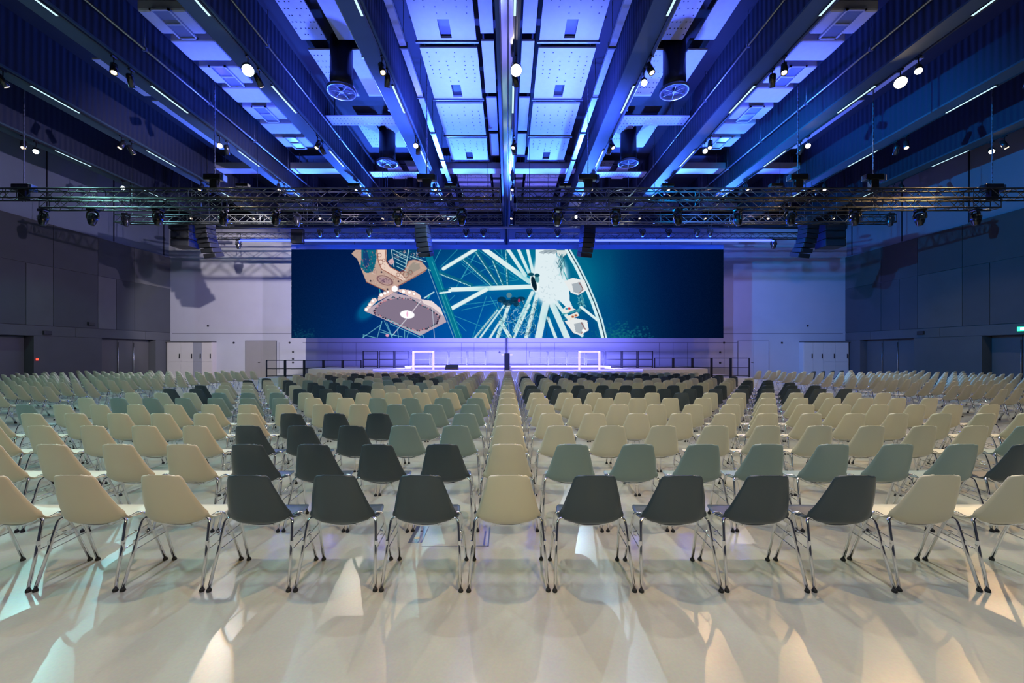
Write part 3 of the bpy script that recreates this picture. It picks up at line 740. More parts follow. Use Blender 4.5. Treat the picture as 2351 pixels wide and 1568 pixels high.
def line(p, q, wd, c, al=1.0, glow=0, dash=0):
    m = wd + 2 + glow * 3; sl = box_(min(p[0], q[0]) - m, max(p[0], q[0]) + m, min(p[1], q[1]) - m, max(p[1], q[1]) + m)
    x, y = XX[sl], YY[sl]
    if x.size == 0: return
    dx, dy = q[0] - p[0], q[1] - p[1]; l2 = dx * dx + dy * dy + 1e-9
    t = np.clip(((x - p[0]) * dx + (y - p[1]) * dy) / l2, 0, 1); ds = np.hypot(x - p[0] - t * dx, y - p[1] - t * dy)
    a = np.clip(wd / 2 + 0.5 - ds, 0, 1) * al
    if dash: a = a * (np.sin(t * math.sqrt(l2) * 2 * math.pi / dash) > -0.2)
    if glow: blend(sl, np.exp(-ds / (glow * 1.6)) * 0.5 * al, (0, 150, 170))
    blend(sl, a, c)
def poly(pts, c, al=1.0):
    xs = [p[0] for p in pts]; ys = [p[1] for p in pts]; sl = box_(min(xs), max(xs), min(ys), max(ys)); x, y = XX[sl], YY[sl]
    if x.size == 0: return
    ins = np.zeros(x.shape, bool); k = len(pts)
    for i in range(k):
        (xa, ya), (xb, yb) = pts[i], pts[(i + 1) % k]
        if ya == yb: continue
        ins ^= ((ya > y) != (yb > y)) & (x < (xb - xa) * (y - ya) / (yb - ya) + xa)
    blend(sl, ins * al, c)
def ell(cx, cy, rx, ry, c, rot=0, al=1.0, ring=0, soft=0.0):
    m = max(rx, ry) * (1 + soft) + 2; sl = box_(cx - m, cx + m, cy - m, cy + m); x, y = XX[sl] - cx, YY[sl] - cy
    if x.size == 0: return
    cr, sr = math.cos(rot), math.sin(rot); u, v = (x * cr + y * sr) / rx, (-x * sr + y * cr) / ry; r_ = np.hypot(u, v)
    if soft: a = np.clip((1 + soft - r_) / soft, 0, 1) ** 2
    elif ring: a = np.clip(1 - np.abs(r_ - 1) * min(rx, ry) / ring, 0, 1)
    else: a = np.clip((1 - r_) * min(rx, ry) + 0.5, 0, 1)
    blend(sl, a * al, c)
A_ = lambda x, y: (800 + x / 7.293, 565 + y / 7.293)
B_ = lambda x, y: (1060 + x / 6.915, 565 + y / 6.915)
WHT = (214, 232, 232); TL = (40, 160, 170); DT = (10, 95, 125); CR = (184, 156, 142); BR = (120, 70, 60); NV = (10, 40, 75)
ell(1262, 640, 95, 80, (0, 125, 145), soft=0.8, al=0.5)
ell(1120, 690, 140, 100, (0, 90, 160), soft=0.9, al=0.3)
rs = np.random.RandomState(5)
for i in range(240):                                     # faint foliage lower right and lower left
    ell(1425 + rs.randn() * 32, 775 - abs(rs.randn()) * 14, 2.2, 1.6, (20, 110, 120), al=0.35)
    if i < 90: ell(695 + rs.randn() * 18, 775 - abs(rs.randn()) * 12, 2, 1.5, (15, 75, 95), al=0.3)
# rim of the big wheel: left strut
HUB = (1228, 650)
thin = [((992, 612), (1012, 572)), ((1012, 612), (1050, 573)), ((1010, 618), (1022, 700)), ((1016, 705), (1044, 678)), ((1046, 662), (1090, 585)), ((1060, 640), (1098, 573)),
        ((1052, 593), (1126, 655)), ((1060, 606), (1116, 652)), ((1062, 635), (1090, 620)), ((1100, 625), (1150, 600)), ((1070, 590), (1180, 640)), ((1100, 575), (1190, 640)), ((1135, 573), (1205, 640)),
        ((1150, 573), (1165, 655)), ((1010, 712), (1170, 775)), ((1117, 680), (1085, 775)), ((1125, 680), (1165, 750)), ((1162, 748), (1162, 776)), ((1165, 745), (1190, 732)), ((1040, 730), (1070, 760)),
        ((1060, 700), (1140, 690)), ((1060, 712), (1140, 695)), ((1075, 660), (1190, 642))]
for p, q in thin: line(p, q, 1.1, (60, 175, 185), 0.85)
for a_, b2, w_ in (((985, 617), (1082, 655), 5), ((1060, 590), (1128, 653), 5), ((1094, 578), (1145, 655), 5), ((1132, 597), (1156, 655), 4), ((1162, 574), (1166, 656), 3)):
    line(a_, b2, w_ + 4, DT, 0.9); line((a_[0] - 1, a_[1] + 2), (b2[0] - 1, b2[1] + 2), 2.2, (200, 240, 240), 1, dash=3.4)
for a_, b2, w_ in (((1018, 617), (1092, 572), 8), ((1112, 572), (1215, 646), 11), ((1166, 572), (1206, 632), 8), ((1190, 572), (1216, 630), 7), ((1211, 572), (1224, 628), 7),
                   ((1034, 665), (1225, 658), 10), ((1030, 712), (1116, 665), 9), ((1235, 573), (1232, 640), 9)):
    line(a_, b2, w_, WHT, 1, glow=4)
# lower frame, white legs below the hub
for a_, b2, w_ in (((1222, 672), (1182, 760), 8), ((1232, 680), (1208, 776), 9), ((1256, 684), (1236, 776), 16), ((1264, 690), (1302, 776), 14), ((1270, 686), (1336, 770), 8),
                   ((1090, 776), (1142, 712), 4), ((1102, 776), (1158, 700), 4), ((1142, 776), (1168, 700), 8), ((1150, 740), (1172, 776), 8), ((1180, 776), (1215, 700), 5), ((1125, 776), (1150, 735), 5), ((1258, 730), (1276, 776), 7)):
    line(a_, b2, w_, WHT, 0.95, glow=3)
for a_, b2 in (((1094, 772), (1138, 716)), ((1232, 690), (1212, 772)), ((1262, 700), (1252, 745)), ((1276, 700), (1320, 772)), ((1260, 716), (1254, 770)), ((1240, 694), (1236, 716))):
    line(a_, b2, 1.6, (20, 60, 80), 0.9, dash=3.2)
for i in range(260):
    a = rs.rand(); x = 1142 + a * 90; y = 690 + rs.rand() * 84
    c = [(15, 60, 85), WHT, (120, 190, 195)][rs.randint(3)]
    line((x, y), (x + rs.randn() * 4, y + rs.randn() * 5), 1.2, c, 0.7)
for x, y, rx, ry in ((1152, 688, 10, 7), (1166, 695, 12, 7), (1180, 688, 8, 6), (1196, 686, 10, 5), (1185, 696, 7, 8)): ell(x, y, rx, ry, (8, 40, 62), al=0.75)
ell(1169, 678, 6, 6, (110, 135, 140), al=0.8); ell(1192, 690, 3, 4, (170, 40, 80), al=0.9)
# bright core to the right of the hub
poly([(1230, 573), (1278, 573), (1276, 590), (1270, 605), (1282, 625), (1290, 640), (1305, 650), (1308, 690), (1318, 712), (1300, 705), (1285, 690), (1262, 682), (1240, 685), (1232, 660), (1229, 620)], (216, 230, 234))
ell(1262, 640, 38, 55, (216, 230, 234), soft=0.35, al=0.95)
for i in range(40):
    x, y = 1245 + rs.rand() * 45, 590 + rs.rand() * 110; line((x, y), (x + rs.randn() * 3, y + rs.randn() * 3), 1, (120, 150, 165), 0.35)
for i in range(12): line((1238 + i * 3, 580 + i % 4), (1252 + i * 3, 574), 1, (50, 70, 90), 0.7)
ell(1227, 650, 9, 21, (230, 240, 240), rot=-0.25); ell(1226, 651, 5.5, 17, (6, 30, 45), rot=-0.25); ell(1233, 640, 5, 9, (90, 150, 160), rot=-0.2); ell(1219, 630, 7, 4, (10, 70, 90)); ell(1233, 632, 6, 4, (10, 70, 90))
# wheel rim on the right
rim = [(1300, 573), (1322, 612), (1342, 652), (1360, 695), (1374, 735), (1384, 776)]
for i in range(5):
    line(rim[i], rim[i + 1], 7, (210, 232, 235), 1, glow=2.5); line((rim[i][0] + 8, rim[i][1]), (rim[i + 1][0] + 8, rim[i + 1][1]), 4, (200, 225, 230))
    line((rim[i][0] + 4.5, rim[i][1]), (rim[i + 1][0] + 4.5, rim[i + 1][1]), 1.8, (5, 30, 50))
for pts in ([(1278, 575), (1300, 575), (1302, 582), (1290, 592), (1280, 586)],): poly(pts, (205, 215, 215))
for (cx, cy, s_) in ((1325, 660, 1.0), (1330, 752, 1.1)):       # gondolas on the rim
    poly([(cx - 30 * s_, cy - 14), (cx - 10, cy - 22), (cx + 18, cy - 16), (cx + 22, cy + 6), (cx + 2, cy + 18), (cx - 14, cy + 12)], (222, 226, 226))
    poly([(cx - 12, cy - 8), (cx + 8, cy - 13), (cx + 14, cy + 4), (cx + 2, cy + 14), (cx - 8, cy + 10)], (160, 170, 178))
    line((cx + 4, cy - 12), (cx + 14, cy + 4), 1.5, (120, 60, 60)); line((cx + 14, cy + 4), (cx + 4, cy + 14), 1.5, (120, 60, 60))
for i in range(70):
    cx, cy = [(1290, 605), (1335, 695)][i % 2]; line((cx + rs.randn() * 5, cy + rs.randn() * 10), (cx + rs.randn() * 5, cy + rs.randn() * 12), 1.2, [(120, 190, 195), (20, 80, 100)][rs.randint(2)], 0.8)
line((1334, 705), (1372, 735), 6, WHT); line((1295, 625), (1302, 642), 2, TL); line((1290, 722), (1330, 712), 3, (60, 150, 160)); line((1292, 735), (1330, 715), 2, (60, 150, 160))
poly([(1290, 712), (1300, 703), (1322, 710), (1298, 720)], (225, 225, 220)); poly([(1298, 728), (1325, 716), (1330, 724), (1308, 736)], (225, 222, 212))
ell(1307, 708, 3, 3, (190, 50, 60)); ell(1301, 709, 3, 2.5, (60, 150, 180)); ell(1315, 727, 3, 2.5, (170, 90, 60)); ell(1322, 724, 3, 2.5, (170, 90, 60)); ell(1340, 759, 4, 4, (240, 248, 248))
# the slanted dark support with the two gondolas at left
poly([(975, 585), (992, 585), (1062, 776), (1046, 776)], (4, 112, 140)); line((992, 600), (1058, 776), 1.2, (60, 170, 180)); line((983, 618), (1042, 776), 1.5, (150, 190, 200), 0.8); line((1010, 668), (1048, 776), 1.2, (110, 180, 190), .7)
line((1010, 673), (1034, 670), 4, (215, 235, 235)); line((1012, 668), (1034, 662), 3, DT)
g1 = [A_(*p) for p in ((50, 130), (120, 60), (640, 60), (640, 250), (700, 340), (860, 430), (930, 425), (1000, 260), (1060, 215), (1220, 255), (1320, 370), (1280, 430), (900, 640), (640, 760), (300, 600), (150, 220))]
poly(g1, CR)
poly([A_(*p) for p in ((215, 60), (460, 60), (470, 200), (440, 330), (400, 440), (290, 450), (200, 350), (215, 220))], (12, 95, 120)); poly([A_(*p) for p in ((250, 60), (300, 60), (360, 250), (300, 400), (240, 250))], (20, 60, 110))
poly([A_(*p) for p in ((490, 60), (630, 60), (640, 260), (700, 350), (870, 450), (960, 560), (880, 580), (540, 370), (500, 230))], (225, 200, 185))
for pts in (((470, 60), (500, 240), (550, 380), (900, 580)), ((620, 60), (630, 250), (700, 350), (870, 440), (930, 420)), ((830, 670), (1290, 410)), ((930, 420), (1010, 260), (1070, 210), (1230, 265)), ((300, 600), (640, 760))):
    for i in range(len(pts) - 1): line(A_(*pts[i]), A_(*pts[i + 1]), 1.6, (135, 75, 60))
poly([A_(*p) for p in ((1010, 350), (1080, 270), (1190, 290), (1200, 380), (960, 500))], (150, 140, 130))
for (x, y, r1) in ((960, 480, 6), (1040, 440, 4), (830, 480, 4), (540, 270, 5), (520, 150, 4), (590, 240, 3), (900, 440, 4)): ell(*A_(x, y), r1, r1 * 1.1, BR, ring=1.0)
ell(*A_(610, 575), 18, 9.5, (110, 75, 85), rot=0.35, ring=1.6); ell(*A_(610, 575), 14, 7, (165, 135, 140), rot=0.35)
for i in range(26): p = A_(610 + rs.randn() * 45, 575 + rs.randn() * 25); line(p, (p[0] + rs.randn() * 2, p[1] + rs.randn() * 2), 1, (90, 65, 85), .8)
for x, y in ((370, 583), (553, 435), (838, 590), (653, 722)): ell(*A_(x, y), 2, 2, (30, 25, 45))
for i in range(60): p = A_(200 + rs.rand() * 260, 80 + rs.rand() * 360); ell(p[0], p[1], 1.2, 1.4, [(170, 110, 120), (10, 60, 90), (30, 120, 130)][rs.randint(3)], al=.7)
poly([A_(*p) for p in ((660, 60), (1110, 60), (1200, 220), (1000, 240), (950, 360), (870, 420), (720, 340), (650, 250))], (5, 60, 100))
for i in range(5): line(A_(740 + i * 18, 60 + i * 70), A_(1000 - i * 12, 190 + i * 55), 1.6, (150, 200, 210))
line(A_(720, 60), A_(760, 340), 1.8, (180, 200, 205)); line(A_(1010, 60), A_(960, 340), 2, (160, 200, 205)); line(A_(1040, 170), A_(1290, 260), 2, (160, 205, 210)); poly([A_(*p) for p in ((660, 250), (740, 200), (770, 270), (710, 320))], (200, 165, 170))
for i in range(50): p = A_(760 + rs.rand() * 520, 70 + rs.rand() * 140); line(p, (p[0] + rs.randn() * 3, p[1] + rs.randn() * 3), 1.2, [(200, 215, 215), (200, 160, 160), (20, 120, 140)][rs.randint(3)], .8)
ell(*A_(330, 1050), 26, 14, (0, 130, 170), soft=0.8, al=0.5, rot=-0.8)
poly([A_(*p) for p in ((275, 1090), (760, 780), (1230, 890), (1540, 1040), (1640, 1270), (1200, 1500), (560, 1210))], (176, 160, 172))
poly([A_(*p) for p in ((460, 1060), (560, 940), (800, 870), (1060, 900), (1400, 1070), (1500, 1190), (1480, 1290), (1300, 1380), (1160, 1410), (900, 1330), (620, 1200), (460, 1130))], (125, 112, 132))
gp = [(430, 1080), (540, 950), (760, 860), (1030, 880), (1180, 970), (1390, 1070), (1520, 1180), (1490, 1290), (1320, 1380), (1150, 1420), (880, 1330), (620, 1210), (440, 1130)]
for i in range(13):
    p, q = A_(*gp[i]), A_(*gp[(i + 1) % 13])
    for t in np.linspace(0, 1, 9): ell(p[0] + (q[0] - p[0]) * t + rs.randn() * .8, p[1] + (q[1] - p[1]) * t + rs.randn() * .8, 1.8, 1.5, [(35, 30, 55), (45, 70, 90), (190, 120, 130)][rs.randint(3)], al=.9)
poly([A_(*p) for p in ((265, 1085), (400, 880), (460, 870), (480, 920), (300, 1090))], (235, 215, 210)); poly([A_(*p) for p in ((490, 920), (500, 840), (640, 760), (720, 720), (760, 780), (560, 890))], (215, 185, 180))
poly([A_(*p) for p in ((790, 740), (900, 720), (1100, 750), (1210, 830), (1220, 900), (1000, 830))], (225, 200, 195)); poly([A_(*p) for p in ((1220, 890), (1400, 920), (1540, 1040), (1600, 1180), (1400, 1020), (1260, 960))], (225, 210, 210))
for (x, y, r1) in ((775, 715, 7), (550, 820, 4), (610, 790, 3.5), (920, 760, 4), (1020, 775, 3.5), (1100, 800, 3), (410, 920, 3.5), (360, 980, 3.5), (300, 1060, 3.5), (660, 770, 3)): ell(*A_(x, y), r1 * 1.5, r1 * 1.5, (200, 160, 150), al=.6); ell(*A_(x, y), r1, r1, (255, 250, 248))
ell(*A_(985, 1145), 16, 9, (250, 250, 255), rot=0.1, soft=.1); ell(*A_(985, 1140), 2, 6, (230, 170, 200))
line(A_(1210, 920), A_(1060, 1110), 1.6, (225, 215, 225)); line(A_(980, 1210), A_(730, 1500), 1.6, (215, 215, 225)); line(A_(1400, 1000), A_(1440, 1530), 1.2, (190, 200, 215))
line(A_(860, 1120), A_(860, 1120), 1, WHT); line(A_(1270, 870), A_(1430, 770), 3, (180, 215, 220)); line(A_(1330, 880), A_(1360, 830), 3, TL); line(A_(520, 720), A_(530, 770), 2, TL)
for p, q in (((240, 1530), (540, 1320)), ((270, 1490), (560, 1560)), ((520, 1400), (560, 1260)), ((530, 1440), (900, 1520)), ((540, 1400), (800, 1500)), ((600, 1250), (730, 1530)), ((640, 1280), (740, 1540)), ((560, 1260), (480, 1540)), ((700, 1300), (1200, 1530)), ((940, 1400), (940, 1530)), ((1010, 1420), (980, 1530)), ((1250, 1500), (1260, 1530)), ((820, 1400), (840, 1530)), ((250, 1480), (250, 1530)), ((640, 1220), (1250, 1500))):
    line(A_(*p), A_(*q), 1.4, (120, 195, 205), .85)
ell(*A_(650, 1495), 4, 3.5, (215, 150, 180))
for _i in range(160): p = A_(120 + rs.rand() * 1100, 70 + rs.rand() * 620); q_ = img[int(np.clip(p[1] - PY0, 0, 203)), int(np.clip(p[0] - PX0, 0, 992))]; (q_[0] > 150) and line(p, (p[0] + rs.randn() * 5, p[1] + rs.randn() * 4), 1.1, [(120, 95, 95), (225, 205, 195), (150, 120, 115)][rs.randint(3)], .45)
lin = L_(np.clip(img, 0, 255))
dS = 21.8
sx0, sx1, sz0, sz1 = X(PX0, dS), X(PX1, dS), Z(PY1, dS), Z(PY0, dS)
scr = empty('led_screen', ((sx0 + sx1) / 2, dS, 0), 0, 'wide lit screen showing a white ferris wheel with gondolas at night', 'screen')
gx, gz = np.meshgrid(np.linspace(sx0, sx1, NX) - (sx0 + sx1) / 2, np.linspace(sz1, sz0, NY))
co = np.stack([gx.ravel(), np.full(gx.size, 0.0), gz.ravel()], 1)
ii = (np.arange(NY - 1)[:, None] * NX + np.arange(NX - 1)[None]).ravel()
fc = np.stack([ii, ii + NX, ii + NX + 1, ii + 1], 1)
me = bpy.data.meshes.new('picture'); me.vertices.add(len(co)); me.vertices.foreach_set('co', co.ravel())
me.loops.add(fc.size); me.loops.foreach_set('vertex_index', fc.ravel().astype(np.int32))
me.polygons.add(len(fc)); me.polygons.foreach_set('loop_start', np.arange(0, fc.size, 4, dtype=np.int32))
ca = me.color_attributes.new('picture', 'FLOAT_COLOR', 'POINT')
ca.data.foreach_set('color', np.concatenate([lin.reshape(-1, 3), np.ones((NX * NY, 1))], 1).ravel().astype(np.float32))
me.update(calc_edges=True); me.validate()
pm = bpy.data.materials.new('screen_picture'); pm.use_nodes = True; nt = pm.node_tree; nt.nodes.remove(nt.nodes['Principled BSDF'])
em = nt.nodes.new('ShaderNodeEmission'); at = nt.nodes.new('ShaderNodeAttribute'); at.attribute_name = 'picture'
nt.links.new(at.outputs['Color'], em.inputs[0]); em.inputs[1].default_value = 1.08; nt.links.new(em.outputs[0], nt.nodes['Material Output'].inputs['Surface'])
me.materials.append(pm)
po = bpy.data.objects.new('picture', me); col.objects.link(po); po.parent = scr
hwS = (sx1 - sx0) / 2
MB().box(-hwS, hwS, 0.01, 0.14, sz0, sz1).build('cabinet_back', M_BLACK, scr)
MB().box(-hwS, hwS, -0.02, 0.2, sz1, sz1 + 0.26).build('header_rig', M_HEAD, scr)
q = MB()
for x in np.linspace(-hwS + 0.6, hwS - 0.6, 9): q.tube([(x, 0.1, sz1 + 0.26), (x, 0.1, ZD)], 0.015, 6)
q.build('hanger', M_ALU, scr)

# ------------------------------------------------------------------ stage
zl = 0.80
st = empty('stage', (0, 19.0, 0), 0, 'low wide pale stage with curved front edge below the screen', 'stage')
pts = []
for a in np.linspace(-1, 1, 41): pts.append((a * 10.2, 1.9 * abs(a) ** 3.0))
pts += [(10.2, 6.5), (-10.2, 6.5)]; k = len(pts)
v = [(x, y, z) for z in (0.0, zl) for x, y in pts]
f = [tuple(reversed(range(k))), tuple(range(k, 2 * k))] + [(i, (i + 1) % k, k + (i + 1) % k, k + i) for i in range(k)]
MB().add(v, f).build('lower_deck', M_STAGE, st)
MB().box(-5.2, 5.2, 1.7, 6.4, zl, Z(841, 20.7)).build('upper_deck', M_STAGE, st)
for sgn in (-1, 1): MB().box(*sorted((sgn * 10.25, sgn * 13.2)), 2.6, 6.5, 0, 0.28).build('side_step', M_STAGE, st)
x0, x1 = -6.6, 6.6
e = MB(); pr = None
ed = [(a * 6.4, 1.9 * abs(a * 6.4 / 10.2) ** 3.0 - 0.02, zl + 0.012) for a in np.linspace(-1, 1, 31)]
e.tube(ed[:15] + [(-0.2, ed[15][1], zl + .012)], 0.024, 6); e.tube([(0.2, ed[15][1], zl + .012)] + ed[16:], 0.024, 6)
e.build('edge_light', M_STRIP, st)
MB().box(-4.9, -0.15, 1.66, 1.70, Z(841, 20.7) - 0.05, Z(841, 20.7)).box(0.15, 4.9, 1.66, 1.70, Z(841, 20.7) - 0.05, Z(841, 20.7)).build('edge_light', M_STRIP, st)
light('AREA', 'stage_edge_light', (-3.4, 18.9, 0.9), (-3.4, 18.0, 0.6), 420, (0.12, 0.18, 1.0), sx=6.0, sy=0.08)
light('AREA', 'stage_edge_light', (3.4, 18.9, 0.9), (3.4, 18.0, 0.6), 420, (0.12, 0.18, 1.0), sx=6.0, sy=0.08)
light('AREA', 'stage_top_light', (-3, 20.6, 1.1), (-3, 25, 2.2), 1700, (0.20, 0.20, 1.0), sx=5.0, sy=0.1)
light('AREA', 'stage_top_light', (3, 20.6, 1.1), (3, 25, 2.2), 1700, (0.20, 0.20, 1.0), sx=5.0, sy=0.1)

def railing(px0, px1, ytop, ybot, d, label, group):
    a, b_ = X(px0, d), X(px1, d); zt, zb = Z(ytop, d), Z(ybot, d)
    r = empty('stage_railing', ((a + b_) / 2, d, zb), 0, label, 'railing', group); h = (b_ - a) / 2; H = zt - zb
    for s_ in (-1, 1): MB().box(s_ * h - 0.025, s_ * h + 0.025, -0.025, 0.025, 0, H).build('post', M_RAIL, r)
    for nm, z in (('top_rail', H - 0.02), ('middle_rail', H * 0.5), ('bottom_rail', 0.08)):
        MB().box(-h, h, -0.02, 0.02, z - 0.02, z + 0.02).build(nm, M_RAIL, r)
    return r
zs_ = lambda d, z: VY - (z - E) * F / d
up_l = [(834, 867), (871, 904), (907, 938), (946, 987), (990, 1028), (1031, 1071), (1074, 1115)]
up_r = [(1215, 1256), (1259, 1300), (1303, 1343), (1346, 1386), (1391, 1426), (1429, 1462), (1465, 1498)]
dR = 22.2
for i, (a, b_) in enumerate(up_l): railing(a, b_, 805.5, zs_(dR, Z(841, 20.7) if i > 3 else zl), dR, 'dark stage railing section left of centre, %s from the left' % ORD[i], 'railing sections on the stage')
for i, (a, b_) in enumerate(up_r): railing(a, b_, 805.5, zs_(dR, Z(841, 20.7) if i < 3 else zl), dR, 'dark stage railing section right of centre, %s from the left' % ORD[i], 'railing sections on the stage')
lo_l = [(612, 653), (656, 697), (700, 741), (744, 785), (788, 829)]
lo_r = [(1503, 1544), (1547, 1588), (1591, 1632), (1635, 1676), (1679, 1720)]
for i, (a, b_) in enumerate(lo_l): railing(a, b_, 826.5, zs_(dR, 0.28), dR, 'lower dark railing section beside the left stage end, %s from the left' % ORD[i], 'lower railing sections')
for i, (a, b_) in enumerate(lo_r): railing(a, b_, 821.5, zs_(dR, 0.28), dR, 'lower dark railing section beside the right stage end, %s from the left' % ORD[i], 'lower railing sections')
for (a, b_, l) in ((949, 995, 'left'), (1330, 1376, 'right')):
    d = 19.9; x0, x1 = X(a, d), X(b_, d); r = empty('white_door_frame', ((x0 + x1) / 2, d, zl), 0, 'glowing white rectangular frame standing on the stage, %s of centre' % l, 'frame'); h = (x1 - x0) / 2; H = Z(806, d) - zl
    for s_ in (-1, 1): MB().box(s_ * h - .045, s_ * h + .045, -.04, .04, 0, H).build('post', M_WHITEP, r)
    MB().box(-h, h, -.04, .04, H - .08, H).build('lintel', M_WHITEP, r)
r = empty('stage_column', (X(1164, 19.9), 19.9, zl), 0, 'narrow dark blue column with white side arms at mid stage', 'column')
MB().box(-0.13, 0.13, -0.12, 0.12, 0, Z(811, 19.9) - zl).build('column_body', mat('column_blue', (0.02, 0.03, 0.10), 0.4), r, 0.02)
MB().box(-0.27, -0.13, -0.03, 0.03, Z(816, 19.9) - zl, Z(813, 19.9) - zl).build('side_arm', M_WHITEP, r); MB().box(0.13, 0.27, -0.03, 0.03, Z(816, 19.9) - zl, Z(813, 19.9) - zl).build('side_arm', M_WHITEP, r)
m_ = MB().add([(-.3, 0, 0), (.3, 0, 0), (.3, .4, 0), (-.3, .4, 0), (-.3, .05, .12), (.3, .05, .12), (.3, .35, .24), (-.3, .35, .24)], [(0, 3, 2, 1), (4, 5, 6, 7), (0, 1, 5, 4), (1, 2, 6, 5), (2, 3, 7, 6), (3, 0, 4, 7)])
mo = m_.build('stage_monitor', M_BLACK); mo.location = (X(1036, 19.4), 19.4, zl); tag(mo, 'low black wedge monitor on the stage edge left of centre', 'loudspeaker')

# ------------------------------------------------------------------ floor boxes
fb = empty('floor_box', (X(962, 3.73), 3.73, 0), 0, 'blue reflecting metal floor socket plate behind the front row', 'floor box')
MB().box(-0.06, 0.06, -0.17, 0.17, 0, 0.004).build('plate', M_GALV, fb)
M1 = Matrix.Translation((0, -0.08, 0.004)); M2 = Matrix.Translation((0.01, 0.06, 0.004))
MB().lathe([(0.026, 0), (0.024, 0.002)], 18, M1).build('cap', mat('brass_cap', (0.6, 0.4, 0.25), 0.3, 0.8), fb); MB().lathe([(0.012, 0), (0.011, 0.002)], 12, M2).build('socket', M_BLACK, fb)
fl = MB(); a, b_ = X(968, 3.5), X(1122, 3.5)
fl.box(b_ - 0.012, b_, 3.5, 3.88, 0, 0.003).box(b_ - 0.12, b_, 3.5, 3.51, 0, 0.003).box(a, b_ - .2, 3.5, 3.503, 0, 0.002).box(b_ - 0.05, b_ - 0.035, 3.52, 3.8, 0, 0.002)
tag(fl.build('floor_hatch_frame', M_GALV), 'thin metal outline of a floor hatch beneath the centre chair', 'floor hatch')

# ------------------------------------------------------------------ the shell chair
SP = [(.255, .415), (.235, .436), (.16, .438), (.06, .426), (-.04, .418), (-.11, .430), (-.158, .472), (-.188, .55), (-.212, .64), (-.232, .72), (-.246, .795), (-.249, .818)]
SW = [.150, .196, .226, .234, .236, .232, .222, .203, .181, .158, .136, .088]
SC = [.000, .002, .005, .012, .034, .060, .080, .066, .050, .038, .026, .012]
def cat(a, t):
    n_ = len(a); i = int(min(max(math.floor(t), 0), n_ - 2)); u = t - i
    p0, p1, p2, p3 = a[max(i - 1, 0)], a[i], a[i + 1], a[min(i + 2, n_ - 1)]
    return 0.5 * ((2 * p1) + (-p0 + p2) * u + (2 * p0 - 5 * p1 + 4 * p2 - p3) * u * u + (-p0 + 3 * p1 - 3 * p2 + p3) * u ** 3)
def shell_grid(nu, ts):
    ys = [p[0] for p in SP]; zs = [p[1] for p in SP]; G = np.zeros((len(ts), nu + 1, 3))
    for i, t in enumerate(ts):
        y, z, wd, c = cat(ys, t), cat(zs, t), cat(SW, t), cat(SC, t)
        dy, dz = cat(ys, min(t + .05, 11)) - cat(ys, max(t - .05, 0)), cat(zs, min(t + .05, 11)) - cat(zs, max(t - .05, 0))
        l = math.hypot(dy, dz); ny, nz = dz / l, -dy / l             # normal to the sitter's side
        for j in range(nu + 1):
            u = -1 + 2 * j / nu; u = math.copysign(abs(u) ** 0.9, u)
            lift = c * abs(u) ** 3.0
            # round the front and top corners by pulling the outermost points back
            pull = 0.0
            if t > 10: pull = -0.016 * (abs(u) ** 5) * (t - 10)
            G[i, j] = (wd * u, y + ny * lift, z + nz * lift + pull)
    return G
def shell_mesh(name, nu, ts, m, thick=0.006):
    G = shell_grid(nu, ts); du = np.gradient(G, axis=1); dv = np.gradient(G, axis=0)
    N = np.cross(du, dv); N /= np.linalg.norm(N, axis=2, keepdims=True) + 1e-9
    G2 = G - N * thick if N[len(ts) // 3, nu // 2, 2] > 0 else G + N * thick
    mb = MB(); R_, C_ = G.shape[:2]
    v = [tuple(p) for p in G.reshape(-1, 3)] + [tuple(p) for p in G2.reshape(-1, 3)]; o = R_ * C_; f = []
    flip = N[len(ts) // 3, nu // 2, 2] > 0
    for i in range(R_ - 1):
        for j_ in range(C_ - 1):
            q = (i * C_ + j_, i * C_ + j_ + 1, (i + 1) * C_ + j_ + 1, (i + 1) * C_ + j_)
            f.append(q if flip else q[::-1]); f.append(tuple(o + k_ for k_ in (q[::-1] if flip else q)))
    rim = [j_ for j_ in range(C_)] + [i * C_ + C_ - 1 for i in range(1, R_)] + [(R_ - 1) * C_ + j_ for j_ in range(C_ - 2, -1, -1)] + [i * C_ for i in range(R_ - 2, 0, -1)]
    for a in range(len(rim)):
        p, q = rim[a], rim[(a + 1) % len(rim)]; f.append((q, p, o + p, o + q) if flip else (p, q, o + q, o + p))
    mb.add(v, f, 0, True)
    return mb
TS = [0, .3, .65, 1, 1.5, 2, 3, 4, 4.5, 5, 5.4, 5.8, 6.2, 6.6, 7, 7.5, 8, 9, 9.6, 10, 10.35, 10.65, 10.85, 11]
TSL = [0, .6, 1.5, 3, 4.4, 5.3, 6.1, 7, 8.5, 10, 10.6, 11]
shell_hi = shell_mesh('shell', 16, TS, None)
SHELL = {'C': shell_hi.mesh('shell_cream', M_CREAM), 'G': shell_hi.mesh('shell_grey_green', M_GREEN), 'D': shell_hi.mesh('shell_dark', M_DARK)}
def smooth(pts, k=4):
    out = []
    n_ = len(pts)
    for i in range(n_ - 1):
        for s_ in range(k):
            out.append(tuple(cat([p[c] for p in pts], i + s_ / k) for c in range(3)))
    out.append(pts[-1]); return out
RL = lambda s: [(s * .276, -.216, .016), (s * .258, -.150, .25), (s * .245, -.108, .415), (s * .236, -.094, .449), (s * .205, -.086, .462), (s * .16, -.078, .438), (s * .09, -.07, .408)]
FL = lambda s: [(s * .268, .212, .016), (s * .256, .13, .24), (s * .246, .062, .405), (s * .238, .046, .442), (s * .208, .036, .448), (s * .16, .03, .422), (s * .09, .024, .405)]
def smleg(p): return [p[0], p[1]] + smooth(p[1:], 3)[1:]
def foot(p, s):
    return MB().lathe([(.015, 0), (.018, .006), (.015, .017), (.012, .022)], 10, Matrix.Translation((p[0], p[1], 0)))
